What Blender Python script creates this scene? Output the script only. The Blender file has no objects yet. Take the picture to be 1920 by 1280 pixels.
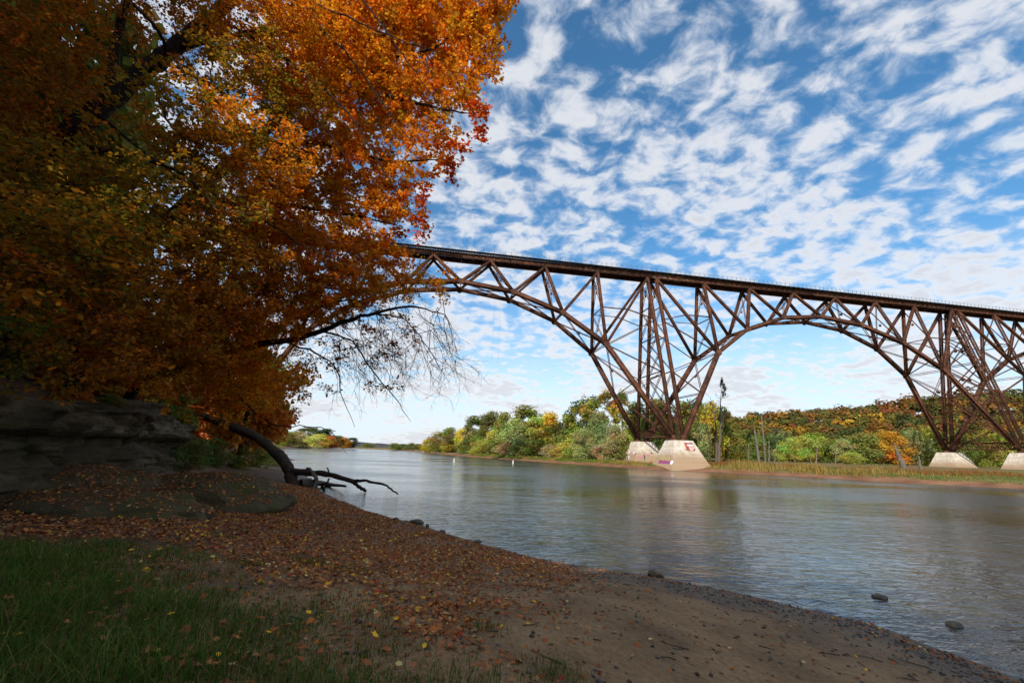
import bpy, bmesh, math, random
import numpy as np
from mathutils import Vector, Matrix, noise as mnoise

random.seed(7)
RNG = np.random.default_rng(7)
scene = bpy.context.scene
C = scene.collection

# ------------------------------------------------------------------ camera
FPX, PITCH, ROLL, EYE = 769.48, 0.26086, 0.02932, 3.1      # focal length in px of a 1920 px wide picture
_fw = np.array([0, math.cos(PITCH), math.sin(PITCH)])
_up0 = np.array([0, -math.sin(PITCH), math.cos(PITCH)])
_r0 = np.array([1.0, 0, 0])
CR = _r0 * math.cos(ROLL) + _up0 * math.sin(ROLL)
CU = -_r0 * math.sin(ROLL) + _up0 * math.cos(ROLL)
cam_d = bpy.data.cameras.new('camera')
cam = bpy.data.objects.new('camera', cam_d)
C.objects.link(cam)
cam_d.sensor_fit = 'HORIZONTAL'
cam_d.sensor_width = 36.0
cam_d.lens = FPX / 1920 * 36.0
cam_d.clip_start = 0.05
cam_d.clip_end = 20000
m = Matrix.Identity(4)
for i in range(3):
    m[i][0] = CR[i]; m[i][1] = CU[i]; m[i][2] = -_fw[i]
m[2][3] = EYE
cam.matrix_world = m
scene.camera = cam

# ------------------------------------------------------------------ light
SUN_EL = math.radians(30)
SUN_H = np.array([-0.47, -0.88]); SUN_H = SUN_H / np.linalg.norm(SUN_H)
SUN_DIR = Vector((SUN_H[0] * math.cos(SUN_EL), SUN_H[1] * math.cos(SUN_EL), math.sin(SUN_EL)))
sun_d = bpy.data.lights.new('sun', 'SUN')
sun_d.energy = 4.0
sun_d.angle = math.radians(0.5)
sun_d.color = (1.0, 0.93, 0.82)
sun = bpy.data.objects.new('sun', sun_d)
C.objects.link(sun)
sun.rotation_euler = SUN_DIR.to_track_quat('Z', 'Y').to_euler()
sun.location = (-60, -110, 80)

scene.view_settings.view_transform = 'Standard'
scene.view_settings.look = 'None'
scene.view_settings.exposure = 0.38
scene.view_settings.gamma = 1.0
scene.view_settings.use_curve_mapping = False
scene.cycles.use_denoising = True
scene.cycles.max_bounces = 5
scene.cycles.diffuse_bounces = 2
scene.cycles.glossy_bounces = 3
scene.cycles.transmission_bounces = 3
scene.cycles.sample_clamp_indirect = 4.0


def nd(nt, kind, **kw):
    n = nt.nodes.new(kind)
    for k, v in kw.items():
        if k == 'inp':
            for a, b in v.items():
                n.inputs[a].default_value = b
        else:
            setattr(n, k, v)
    return n


def math_n(nt, op, a, b=None, c=None, clamp=False):
    n = nt.nodes.new('ShaderNodeMath'); n.operation = op; n.use_clamp = clamp
    for i, v in enumerate((a, b, c)):
        if v is None:
            continue
        if isinstance(v, (int, float)):
            n.inputs[i].default_value = v
        else:
            nt.links.new(v, n.inputs[i])
    return n.outputs[0]


def ramp(nt, fac, stops, interp='LINEAR'):
    n = nt.nodes.new('ShaderNodeValToRGB')
    n.color_ramp.interpolation = interp
    els = n.color_ramp.elements
    while len(els) < len(stops):
        els.new(0.5)
    for e, (p, c) in zip(els, stops):
        e.position = p
        e.color = (*c, 1) if len(c) == 3 else c
    nt.links.new(fac, n.inputs[0])
    return n.outputs[0]


def noise_n(nt, vec, scale, detail=4, rough=0.55, dist=0.0):
    n = nt.nodes.new('ShaderNodeTexNoise')
    n.inputs['Scale'].default_value = scale
    n.inputs['Detail'].default_value = detail
    n.inputs['Roughness'].default_value = rough
    n.inputs['Distortion'].default_value = dist
    if vec is not None:
        nt.links.new(vec, n.inputs['Vector'])
    return n


def mapping(nt, vec, scale=(1, 1, 1), loc=(0, 0, 0), rot=(0, 0, 0)):
    n = nt.nodes.new('ShaderNodeMapping')
    n.inputs['Scale'].default_value = scale
    n.inputs['Location'].default_value = loc
    n.inputs['Rotation'].default_value = rot
    nt.links.new(vec, n.inputs['Vector'])
    return n.outputs[0]


def mixc(nt, fac, a, b, mode='MIX'):
    n = nt.nodes.new('ShaderNodeMix'); n.data_type = 'RGBA'; n.blend_type = mode
    for sock, v in ((n.inputs[0], fac), (n.inputs[6], a), (n.inputs[7], b)):
        if isinstance(v, (int, float)):
            sock.default_value = v
        elif isinstance(v, tuple):
            sock.default_value = (*v, 1) if len(v) == 3 else v
        else:
            nt.links.new(v, sock)
    return n.outputs[2]


# sky: physical blue plus a layer of broken altocumulus, laid out on a flat sheet overhead
world = bpy.data.worlds.new('World')
scene.world = world
world.use_nodes = True
wt = world.node_tree
wt.nodes.clear()
w_out = wt.nodes.new('ShaderNodeOutputWorld')
sky = wt.nodes.new('ShaderNodeTexSky')
sky.sky_type = 'NISHITA'
sky.sun_disc = False
sky.sun_elevation = SUN_EL
sky.sun_rotation = math.atan2(SUN_H[0], SUN_H[1]) % (2 * math.pi)
sky.altitude = 200
sky.air_density = 1.0
sky.dust_density = 0.2
sky.ozone_density = 2.0
bg_sky = wt.nodes.new('ShaderNodeBackground')
bg_sky.inputs['Strength'].default_value = 0.14
tc = wt.nodes.new('ShaderNodeTexCoord')
sep = wt.nodes.new('ShaderNodeSeparateXYZ')
wt.links.new(tc.outputs['Generated'], sep.inputs[0])
dz = math_n(wt, 'ADD', math_n(wt, 'MAXIMUM', sep.outputs[2], 0.0), 0.21)
qx = math_n(wt, 'DIVIDE', sep.outputs[0], dz)
qy = math_n(wt, 'DIVIDE', sep.outputs[1], dz)
comb = wt.nodes.new('ShaderNodeCombineXYZ')
wt.links.new(qx, comb.inputs[0]); wt.links.new(qy, comb.inputs[1])
CLOUD_LOC = (3.1, 1.7, 0.4)
cvec = mapping(wt, comb.outputs[0], scale=(1.0, 1.2, 1), loc=CLOUD_LOC, rot=(0, 0, math.radians(-8)))
warp = noise_n(wt, cvec, 6.0, 2, 0.5)
wv = wt.nodes.new('ShaderNodeVectorMath'); wv.operation = 'SCALE'
wt.links.new(warp.outputs['Color'], wv.inputs[0]); wv.inputs['Scale'].default_value = 0.08
wadd = wt.nodes.new('ShaderNodeVectorMath'); wadd.operation = 'ADD'
wt.links.new(cvec, wadd.inputs[0]); wt.links.new(wv.outputs[0], wadd.inputs[1])
n_small = noise_n(wt, wadd.outputs[0], 13.0, 7, 0.56)
n_big = noise_n(wt, cvec, 1.5, 3, 0.5)
for q in (warp, n_small, n_big):
    q.noise_dimensions = '2D'
n_cell = wt.nodes.new('ShaderNodeTexVoronoi'); n_cell.voronoi_dimensions = '2D'; n_cell.feature = 'SMOOTH_F1'
n_cell.inputs['Scale'].default_value = 10.0; n_cell.inputs['Smoothness'].default_value = 0.6
wt.links.new(wadd.outputs[0], n_cell.inputs['Vector'])
low = nd(wt, 'ShaderNodeMapRange', interpolation_type='SMOOTHSTEP', inp={'From Min': 0.05, 'From Max': 0.42, 'To Min': 1.0, 'To Max': 0.0})
wt.links.new(sep.outputs[2], low.inputs['Value'])
dens = math_n(wt, 'ADD', n_small.outputs['Fac'],
              math_n(wt, 'MULTIPLY', math_n(wt, 'SUBTRACT', n_big.outputs['Fac'], 0.47), math_n(wt, 'ADD', 0.5, math_n(wt, 'MULTIPLY', low.outputs[0], 1.1))))
dens = math_n(wt, 'ADD', dens, math_n(wt, 'MULTIPLY', math_n(wt, 'SUBTRACT', 0.45, n_cell.outputs['Distance']), 0.32))
cloud = nd(wt, 'ShaderNodeMapRange', interpolation_type='SMOOTHSTEP', inp={'From Min': 0.30, 'From Max': 0.76, 'To Min': 0.03, 'To Max': 0.90})
wt.links.new(dens, cloud.inputs['Value'])
c_col = ramp(wt, dens, [(0.42, (0.74, 0.82, 0.93)), (0.60, (0.92, 0.93, 0.96)), (0.85, (0.74, 0.76, 0.81))])
bg_c = wt.nodes.new('ShaderNodeBackground')
bg_c.inputs['Strength'].default_value = 0.77
wt.links.new(c_col, bg_c.inputs['Color'])
hs = wt.nodes.new('ShaderNodeHueSaturation')
hs.inputs['Hue'].default_value = 0.493
hs.inputs['Saturation'].default_value = 1.3
wt.links.new(sky.outputs[0], hs.inputs['Color'])
hz = nd(wt, 'ShaderNodeMapRange', interpolation_type='SMOOTHSTEP', inp={'From Min': -0.02, 'From Max': 0.40, 'To Min': 0.97, 'To Max': 0.0})
wt.links.new(sep.outputs[2], hz.inputs['Value'])
wt.links.new(mixc(wt, hz.outputs[0], hs.outputs[0], (4.3, 4.9, 5.4)), bg_sky.inputs['Color'])
w_mix = wt.nodes.new('ShaderNodeMixShader')
wt.links.new(cloud.outputs[0], w_mix.inputs[0])
wt.links.new(bg_sky.outputs[0], w_mix.inputs[1])
wt.links.new(bg_c.outputs[0], w_mix.inputs[2])
wt.links.new(w_mix.outputs[0], w_out.inputs['Surface'])


# ------------------------------------------------------------------ helpers
def px_ray(x, y):
    return _fw + (x - 960) / FPX * CR - (y - 640) / FPX * CU


def at_depth(x, y, Y):
    d = px_ray(x, y)
    return np.array([0, 0, EYE]) + d * (Y / d[1])


def at_height(x, y, z):
    d = px_ray(x, y)
    return np.array([0, 0, EYE]) + d * ((z - EYE) / d[2])


def to_px(P):
    Q = np.asarray(P, float) - np.array([0, 0, EYE])
    w = Q @ _fw
    return 960 + FPX * (Q @ CR) / w, 640 - FPX * (Q @ CU) / w


class MB:
    """collects vertices and faces, then links them as one mesh object"""
    def __init__(self):
        self.v = []; self.f = {}; self.n = 0; self.col = {}

    def add(self, V, F, col=None):
        V = np.asarray(V, float).reshape(-1, 3)
        F = np.asarray(F, int)
        k = F.shape[1]
        self.f.setdefault(k, []).append(F + self.n)
        if col is not None:
            col = np.asarray(col, float)
            if col.ndim == 1:
                col = np.tile(col, (len(F), 1))
            self.col.setdefault(k, []).append(col)
        self.v.append(V); self.n += len(V)

    def box(self, c, ax, ay, az):
        c, ax, ay, az = (np.asarray(q, float) for q in (c, ax, ay, az))
        V = [c + sx * ax + sy * ay + sz * az for sx in (-1, 1) for sy in (-1, 1) for sz in (-1, 1)]
        F = [(0, 1, 3, 2), (4, 6, 7, 5), (0, 4, 5, 1), (2, 3, 7, 6), (0, 2, 6, 4), (1, 5, 7, 3)]
        self.add(V, F)

    def bar(self, p0, p1, t, wt_, wd):
        """box from p0 to p1; t: direction of width wt_, the other side wd"""
        p0 = np.asarray(p0, float); p1 = np.asarray(p1, float)
        a = p1 - p0; L = np.linalg.norm(a); a = a / L
        t = np.asarray(t, float); t = t - a * (t @ a); t /= np.linalg.norm(t)
        d = np.cross(a, t)
        self.box((p0 + p1) / 2, a * L / 2, t * wt_ / 2, d * wd / 2)

    def tube(self, P, R, k=6, cap=True, col=None):
        P = np.asarray(P, float); n = len(P)
        R = np.broadcast_to(np.asarray(R, float), (n,))
        T = np.gradient(P, axis=0); T /= np.linalg.norm(T, axis=1, keepdims=True) + 1e-9
        ref = np.array([0.0, 0, 1]) if abs(T[0][2]) < 0.9 else np.array([1.0, 0, 0])
        U = np.cross(T, ref); U /= np.linalg.norm(U, axis=1, keepdims=True) + 1e-9
        W = np.cross(T, U)
        a = np.linspace(0, 2 * math.pi, k, endpoint=False)
        V = (P[:, None] + R[:, None, None] * (np.cos(a)[None, :, None] * U[:, None] + np.sin(a)[None, :, None] * W[:, None])).reshape(-1, 3)
        i = np.arange(n - 1)[:, None] * k; j = np.arange(k)[None]; j2 = (j + 1) % k
        F = np.stack([i + j, i + j2, i + k + j2, i + k + j], -1).reshape(-1, 4)
        self.add(V, F, col)
        if cap and k in (4, 5, 6, 7, 8, 10, 12):
            e = np.array([list(range((n - 1) * k, n * k))])
            self.f.setdefault(k, []).append(e + self.n - len(V))
            if col is not None:
                self.col.setdefault(k, []).append(np.tile(np.asarray(col, float), (1, 1)))

    def mesh(self, name, mat, smooth=False):
        me = bpy.data.meshes.new(name)
        V = np.concatenate(self.v) if self.v else np.zeros((0, 3))
        ks = sorted(self.f)
        Fs = [np.concatenate(self.f[k]) for k in ks]
        nl = sum(f.size for f in Fs); nf = sum(len(f) for f in Fs)
        me.vertices.add(len(V)); me.vertices.foreach_set('co', V.astype(np.float32).ravel())
        me.loops.add(nl); me.loops.foreach_set('vertex_index', np.concatenate([f.ravel() for f in Fs]).astype(np.int32))
        me.polygons.add(nf)
        tot = np.concatenate([np.full(len(f), k) for f, k in zip(Fs, ks)]).astype(np.int32)
        st = np.concatenate([[0], np.cumsum(tot)[:-1]]).astype(np.int32)
        me.polygons.foreach_set('loop_start', st)
        me.polygons.foreach_set('loop_total', tot)
        if smooth:
            me.polygons.foreach_set('use_smooth', np.ones(nf, bool))
        me.update(calc_edges=True)
        if self.col:
            cols = np.concatenate([np.concatenate(self.col[k]) for k in ks if k in self.col])
            if len(cols) == nf:
                at = me.attributes.new('col', 'FLOAT_COLOR', 'FACE')
                at.data.foreach_set('color', np.concatenate([cols, np.ones((nf, 1))], 1).astype(np.float32).ravel())
        if mat is not None:
            me.materials.append(mat)
        return me

    def build(self, name, mat, parent=None, smooth=False):
        return link(name, self.mesh(name, mat, smooth), parent)


def link(name, data, parent=None):
    o = bpy.data.objects.new(name, data)
    C.objects.link(o)
    if parent is not None:
        o.parent = parent
    return o


def empty(name, loc, label=None, cat=None, group=None):
    o = bpy.data.objects.new(name, None)
    C.objects.link(o)
    o.location = loc
    o.empty_display_size = 0.3
    return tag(o, label, cat, group)


def tag(o, label=None, cat=None, group=None, kind=None):
    if label: o['label'] = label
    if cat: o['category'] = cat
    if group: o['group'] = group
    if kind: o['kind'] = kind
    return o


def offset(me, loc):
    me.transform(Matrix.Translation(-Vector(loc)))
    return me


def mat_new(name):
    ma = bpy.data.materials.new(name)
    ma.use_nodes = True
    nt = ma.node_tree
    nt.nodes.clear()
    out = nt.nodes.new('ShaderNodeOutputMaterial')
    return ma, nt, out


def principled(nt, out, col=None, rough=0.8, spec=0.3, normal=None):
    b = nt.nodes.new('ShaderNodeBsdfPrincipled')
    if isinstance(col, tuple):
        b.inputs['Base Color'].default_value = (*col, 1)
    elif col is not None:
        nt.links.new(col, b.inputs['Base Color'])
    if isinstance(rough, (int, float)):
        b.inputs['Roughness'].default_value = rough
    else:
        nt.links.new(rough, b.inputs['Roughness'])
    b.inputs['Specular IOR Level'].default_value = spec
    if normal is not None:
        nt.links.new(normal, b.inputs['Normal'])
    nt.links.new(b.outputs[0], out.inputs['Surface'])
    return b


def bump(nt, h, strength=0.5, dist=0.1):
    n = nt.nodes.new('ShaderNodeBump')
    n.inputs['Strength'].default_value = strength
    n.inputs['Distance'].default_value = dist
    nt.links.new(h, n.inputs['Height'])
    return n.outputs[0]


def obj_co(nt):
    return nt.nodes.new('ShaderNodeTexCoord').outputs['Object']


def pos(nt):
    return nt.nodes.new('ShaderNodeNewGeometry').outputs['Position']


# ------------------------------------------------------------------ materials
def leaf_material(name, trans=0.35, use_object=False):
    ma, nt, out = mat_new(name)
    at = nd(nt, 'ShaderNodeAttribute', attribute_name='col')
    c = at.outputs['Color']
    if use_object:
        oi = nt.nodes.new('ShaderNodeObjectInfo')
        c = mixc(nt, 1.0, c, oi.outputs['Color'], 'MULTIPLY')
    d = nt.nodes.new('ShaderNodeBsdfDiffuse'); nt.links.new(c, d.inputs[0])
    t = nt.nodes.new('ShaderNodeBsdfTranslucent')
    nt.links.new(mixc(nt, 1.0, c, (1.25, 1.05, 0.7), 'MULTIPLY'), t.inputs[0])
    mx = nt.nodes.new('ShaderNodeMixShader'); mx.inputs[0].default_value = trans
    nt.links.new(d.outputs[0], mx.inputs[1]); nt.links.new(t.outputs[0], mx.inputs[2])
    nt.links.new(mx.outputs[0], out.inputs['Surface'])
    return ma


M_LEAF = leaf_material('autumn_leaf', 0.5)
M_LITTER = leaf_material('dry_leaf', 0.08)
M_FAR = leaf_material('tree_foliage', 0.35, True)
M_HILLLEAF = leaf_material('hill_foliage', 0.15)
M_GRASS = leaf_material('grass_blade', 0.3)


def bark_material(name, a, b, moss=None):
    ma, nt, out = mat_new(name)
    v = mapping(nt, obj_co(nt), scale=(3, 3, 0.9))
    n1 = noise_n(nt, v, 3.0, 6, 0.65)
    col = ramp(nt, n1.outputs['Fac'], [(0.3, a), (0.7, b)])
    n2 = noise_n(nt, mapping(nt, obj_co(nt), scale=(9, 9, 2)), 4.0, 4, 0.6)
    principled(nt, out, col, 0.9, 0.15, bump(nt, n2.outputs['Fac'], 0.9, 0.06))
    return ma


M_BARK = bark_material('dark_bark', (0.012, 0.009, 0.007), (0.045, 0.032, 0.024))
M_BARK_M = bark_material('brown_bark', (0.022, 0.016, 0.011), (0.09, 0.062, 0.043))
M_BARK_L = bark_material('grey_bark', (0.06, 0.048, 0.038), (0.17, 0.14, 0.11))
M_DEAD = bark_material('weathered_wood', (0.075, 0.06, 0.045), (0.22, 0.185, 0.145))
M_TWIG, _nt, _o = mat_new('twig')
principled(_nt, _o, (0.024, 0.018, 0.017), 0.9, 0.1)


def rust_material(name, patch):
    ma, nt, out = mat_new(name)
    p = pos(nt)
    n1 = noise_n(nt, p, 0.55, 6, 0.65)
    col = ramp(nt, n1.outputs['Fac'], [(0.32, (0.03, 0.015, 0.010)), (0.5, (0.078, 0.03, 0.016)), (0.68, (0.165, 0.06, 0.028))])
    n2 = noise_n(nt, mapping(nt, p, scale=(1, 1, 0.35)), 2.6, 6, 0.7)
    col = mixc(nt, math_n(nt, 'MULTIPLY', math_n(nt, 'SUBTRACT', n2.outputs['Fac'], 0.5, clamp=True), 3.2, clamp=True), col, (0.19, 0.075, 0.038))
    n4 = noise_n(nt, p, 1.7, 5, 0.65)
    col = mixc(nt, math_n(nt, 'MULTIPLY', math_n(nt, 'SUBTRACT', n4.outputs['Fac'], 0.6, clamp=True), 4.0, clamp=True), col, (0.15, 0.125, 0.11))
    if patch:
        n3 = noise_n(nt, mapping(nt, p, scale=(1, 1, 1.6)), 1.3, 5, 0.7)
        nb = noise_n(nt, p, 0.07, 2, 0.5)
        f = math_n(nt, 'MULTIPLY', math_n(nt, 'ADD', math_n(nt, 'SUBTRACT', n3.outputs['Fac'], 0.57),
                                          math_n(nt, 'MULTIPLY', math_n(nt, 'SUBTRACT', nb.outputs['Fac'], 0.5), 0.5)), 7.0, clamp=True)
        nc = noise_n(nt, p, 3.0, 2, 0.5)
        pc = ramp(nt, nc.outputs['Fac'], [(0.35, (0.34, 0.17, 0.06)), (0.55, (0.42, 0.33, 0.22)), (0.7, (0.27, 0.27, 0.25))])
        col = mixc(nt, f, col, pc)
    n5 = noise_n(nt, p, 9.0, 3, 0.6)
    principled(nt, out, col, 0.82, 0.25, bump(nt, n5.outputs['Fac'], 0.35, 0.03))
    return ma


M_RUST = rust_material('rusted_steel', False)
M_GIRDER = rust_material('rusted_girder_steel', True)
M_TIE, _nt, _o = mat_new('creosoted_timber')
principled(_nt, _o, ramp(_nt, noise_n(_nt, pos(_nt), 4, 4).outputs['Fac'], [(0.3, (0.014, 0.011, 0.010)), (0.7, (0.05, 0.04, 0.035))]), 0.9, 0.15)
M_RAIL, _nt, _o = mat_new('dull_railing_steel')
principled(_nt, _o, (0.075, 0.07, 0.075), 0.6, 0.4)

# concrete with rust runs from the bearings and a brown flood line
M_CONC, nt, out = mat_new('stained_concrete')
oc = obj_co(nt)
sx = nt.nodes.new('ShaderNodeSeparateXYZ'); nt.links.new(oc, sx.inputs[0])
nb = noise_n(nt, oc, 0.8, 6, 0.65)
base = ramp(nt, nb.outputs['Fac'], [(0.3, (0.47, 0.41, 0.33)), (0.6, (0.66, 0.60, 0.51)), (0.8, (0.72, 0.68, 0.6))])
streak = noise_n(nt, mapping(nt, oc, scale=(1.5, 1.5, 0.10), loc=(2.3, 0, 0)), 1.6, 4, 0.6)
sf = math_n(nt, 'MULTIPLY', math_n(nt, 'SUBTRACT', streak.outputs['Fac'], 0.54, clamp=True), 6.5, clamp=True)
topf = nd(nt, 'ShaderNodeMapRange', inp={'From Min': 1.5, 'From Max': 6.0, 'To Min': 0.15, 'To Max': 0.85})
nt.links.new(sx.outputs[2], topf.inputs['Value'])
base = mixc(nt, math_n(nt, 'MULTIPLY', sf, topf.outputs[0]), base, (0.36, 0.21, 0.09))
wl = math_n(nt, 'ADD', sx.outputs[2], math_n(nt, 'MULTIPLY', math_n(nt, 'SUBTRACT', nb.outputs['Fac'], 0.5), 1.6))
lowf = nd(nt, 'ShaderNodeMapRange', interpolation_type='SMOOTHSTEP', inp={'From Min': 2.4, 'From Max': 5.0, 'To Min': 0.95, 'To Max': 0.0})
nt.links.new(wl, lowf.inputs['Value'])
base = mixc(nt, lowf.outputs[0], base, (0.37, 0.25, 0.155))
lines = noise_n(nt, mapping(nt, oc, scale=(0.05, 0.05, 2.4)), 1.6, 3, 0.6)
base = mixc(nt, 0.35, base, ramp(nt, lines.outputs['Fac'], [(0.35, (0.55, 0.5, 0.44)), (0.65, (1, 1, 1))]), 'MULTIPLY')
principled(nt, out, base, 0.9, 0.2, bump(nt, noise_n(nt, oc, 5, 5).outputs['Fac'], 0.25, 0.05))


def flat_mat(name, col, rough=0.7):
    ma, nt, out = mat_new(name)
    n = noise_n(nt, obj_co(nt), 3.0, 3, 0.5)
    principled(nt, out, mixc(nt, 0.25, col, ramp(nt, n.outputs['Fac'], [(0.3, tuple(c * 0.6 for c in col)), (0.7, col)])), rough, 0.3)
    return ma


# ------------------------------------------------------------------ terrain
NEAR_SHORE = [(16, -70), (11, -20), (9.2, 0), (8.2, 4), (7.6, 7.1), (7.3, 9.2), (5.9, 10.4), (4.1, 11.9), (1.7, 13.1), (-1, 15.6),
              (-3.5, 18.5), (-6.9, 22.2), (-10, 26), (-12.2, 29.3), (-14.7, 34), (-19.5, 43), (-26, 53), (-33, 65), (-40, 78), (-45, 90.7),
              (-68, 127), (-104, 191), (-150, 290), (-200, 405), (-228, 600), (-300, 640)]
NEAR_POLY = NEAR_SHORE + [(-700, 640), (-700, -70)]
CLIFF = [(-11.6, -70), (-11.6, 0), (-12.0, 5), (-12.8, 10.5), (-14.5, 15), (-18, 21), (-21.5, 27), (-26, 36), (-37, 55), (-53, 85), (-88, 150), (-135, 240), (-240, 420), (-300, 640)]
FAR_SHORE = [(150, -70), (97, 25), (80, 52), (73.3, 61.2), (68, 65), (63.5, 68.5), (59.8, 74.4), (55.5, 80.6), (48.5, 87.2), (42.5, 92.6), (33.8, 94.6), (30.6, 99), (28.6, 105.8),
             (24.5, 117), (15.6, 129.5), (8.5, 142), (1.3, 155.7), (-8, 176), (-18.4, 199.7), (-40, 262), (-68.6, 356), (-112, 470), (-190, 600), (-320, 760), (-700, 900)]
FAR_POLY = FAR_SHORE + [(-700, 1600), (1500, 1600), (1500, -70)]


def seg_dist(P, line):
    d = np.full(len(P), 1e9)
    for a, b in zip(line[:-1], line[1:]):
        a = np.array(a, float); b = np.array(b, float); ab = b - a
        t = np.clip(((P - a) @ ab) / (ab @ ab), 0, 1)
        d = np.minimum(d, np.linalg.norm(P - (a + t[:, None] * ab), axis=1))
    return d


def in_poly(P, poly):
    r = np.zeros(len(P), bool)
    n = len(poly)
    for i in range(n):
        (x1, y1), (x2, y2) = poly[i], poly[(i + 1) % n]
        c = ((y1 > P[:, 1]) != (y2 > P[:, 1]))
        if y1 != y2:
            r ^= c & (P[:, 0] < (x2 - x1) * (P[:, 1] - y1) / (y2 - y1) + x1)
    return r


def vnoise(x, y, seed=0):
    """smooth value noise, vectorised"""
    xi = np.floor(x).astype(np.int64); yi = np.floor(y).astype(np.int64)
    fx = x - xi; fy = y - yi
    fx = fx * fx * (3 - 2 * fx); fy = fy * fy * (3 - 2 * fy)
    def h(a, b):
        k = (a * 374761393 + b * 668265263 + seed * 1442695041) & 0xFFFFFFFF
        k = ((k ^ (k >> 13)) * 1274126177) & 0xFFFFFFFF
        return ((k ^ (k >> 16)) & 0xFFFF) / 65535.0
    return (h(xi, yi) * (1 - fx) + h(xi + 1, yi) * fx) * (1 - fy) + (h(xi, yi + 1) * (1 - fx) + h(xi + 1, yi + 1) * fx) * fy - 0.5


def fbm(x, y, seed=0, octs=4):
    s = 0; a = 1.0
    for o in range(octs):
        s = s + a * vnoise(x * 2 ** o, y * 2 ** o, seed + o * 17)
        a *= 0.5
    return s


CLIFF_POLY = CLIFF + [(-700, 640), (-700, -70)]


def sstep(x, a, b):
    t = np.clip((x - a) / (b - a), 0, 1)
    return t * t * (3 - 2 * t)


def ground_z(P, cliff=True):
    P = np.asarray(P, float).reshape(-1, 2)
    d = seg_dist(P, NEAR_SHORE) * np.where(in_poly(P, NEAR_POLY), 1, -1)
    d = d + 0.5 * vnoise(P[:, 0] * 0.55, P[:, 1] * 0.55, 3) * np.exp(-np.abs(d) / 3)
    z = np.where(d > 0, 0.15 * np.minimum(d, 8.5) + 0.05 * np.maximum(d - 8.5, 0), 0.22 * np.maximum(d, -12))
    z = np.minimum(z, 1.9)
    z = z + 0.10 * fbm(P[:, 0] * 0.35, P[:, 1] * 0.35, 5) * sstep(d, 0.5, 4) + 0.018 * fbm(P[:, 0] * 2.2, P[:, 1] * 2.2, 9) * sstep(d, 0.0, 1.0)
    if cliff:
        c = seg_dist(P, CLIFF) * np.where(in_poly(P, CLIFF_POLY), 1, -1)
        z = z + sstep(c, 0.5, 2.0) * 3.3 + np.clip(c - 2.0, 0, 26) * 0.55 + 0.8 * fbm(P[:, 0] * 0.15, P[:, 1] * 0.15, 31) * sstep(c, 1, 5)
        # toe of talus along the cliff
        z = z + 0.5 * sstep(c, -3.5, 0.5) * (1 - sstep(c, 0.5, 2)) * (0.7 + vnoise(P[:, 0] * 0.6, P[:, 1] * 0.6, 77))
    return z


def far_z(P):
    P = np.asarray(P, float).reshape(-1, 2)
    d = seg_dist(P, FAR_SHORE) * np.where(in_poly(P, FAR_POLY), 1, -1)
    d = d + 1.2 * vnoise(P[:, 0] * 0.18, P[:, 1] * 0.18, 41) + 0.5 * vnoise(P[:, 0] * 0.6, P[:, 1] * 0.6, 43)
    z = np.where(d > 0, 0.16 * np.minimum(d, 2.5) + 0.55 * sstep(d, 2.2, 4.2) + 0.02 * np.clip(d - 4, 0, 60), 0.25 * np.maximum(d, -10))
    return z + 0.2 * fbm(P[:, 0] * 0.1, P[:, 1] * 0.1, 51) * sstep(d, 3, 10)


def grid_sheet(name, xs, ys, zf, mat, keep=None):
    X, Y = np.meshgrid(xs, ys)
    P = np.stack([X.ravel(), Y.ravel()], 1)
    Z = zf(P)
    nx, ny = len(xs), len(ys)
    i = np.arange(ny - 1)[:, None] * nx + np.arange(nx - 1)[None]
    F = np.stack([i, i + 1, i + nx + 1, i + nx], -1).reshape(-1, 4)
    if keep is not None:
        k = keep(P)
        F = F[k[F].any(1)]
    mb = MB(); mb.add(np.column_stack([P, Z]), F)
    return mb.build(name, mat, smooth=True)


def gpt(px, py):
    z = 1.0
    for _ in range(12):
        p = at_height(px, py, z)
        z = 0.5 * z + 0.5 * float(ground_z(p[None, :2], False)[0])
    p = at_height(px, py, z)
    return np.array([p[0], p[1], z])


# near bank: damp sand, gravelly at the edge, leaf mould under the trees
M_SAND, nt, out = mat_new('damp_sand')
p = pos(nt)
sp = nt.nodes.new('ShaderNodeSeparateXYZ'); nt.links.new(p, sp.inputs[0])
n1 = noise_n(nt, p, 0.9, 6, 0.6)
n2 = noise_n(nt, p, 14, 5, 0.65)
sand = ramp(nt, n1.outputs['Fac'], [(0.32, (0.20, 0.12, 0.058)), (0.55, (0.34, 0.21, 0.10)), (0.75, (0.40, 0.26, 0.13))])
sand = mixc(nt, 0.45, sand, ramp(nt, n2.outputs['Fac'], [(0.35, (0.45, 0.42, 0.4)), (0.62, (1.1, 1.05, 1.0))]), 'MULTIPLY')
wet = nd(nt, 'ShaderNodeMapRange', interpolation_type='SMOOTHSTEP', inp={'From Min': 0.02, 'From Max': 0.55, 'To Min': 1.0, 'To Max': 0.0})
nt.links.new(math_n(nt, 'ADD', sp.outputs[2], math_n(nt, 'MULTIPLY', math_n(nt, 'SUBTRACT', n1.outputs['Fac'], 0.5), 0.6)), wet.inputs['Value'])
sand = mixc(nt, math_n(nt, 'MULTIPLY', wet.outputs[0], 0.75), sand, (0.075, 0.055, 0.04))
mould = nd(nt, 'ShaderNodeMapRange', inp={'From Min': -1.5, 'From Max': -5.5, 'To Min': 0.0, 'To Max': 0.8})
nt.links.new(math_n(nt, 'ADD', sp.outputs[0], math_n(nt, 'MULTIPLY', n1.outputs['Fac'], 2.0)), mould.inputs['Value'])
sand = mixc(nt, mould.outputs[0], sand, (0.10, 0.058, 0.036))
rgh = nd(nt, 'ShaderNodeMapRange', inp={'From Min': 0.0, 'From Max': 1.0, 'To Min': 0.92, 'To Max': 0.55})
nt.links.new(wet.outputs[0], rgh.inputs['Value'])
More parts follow.
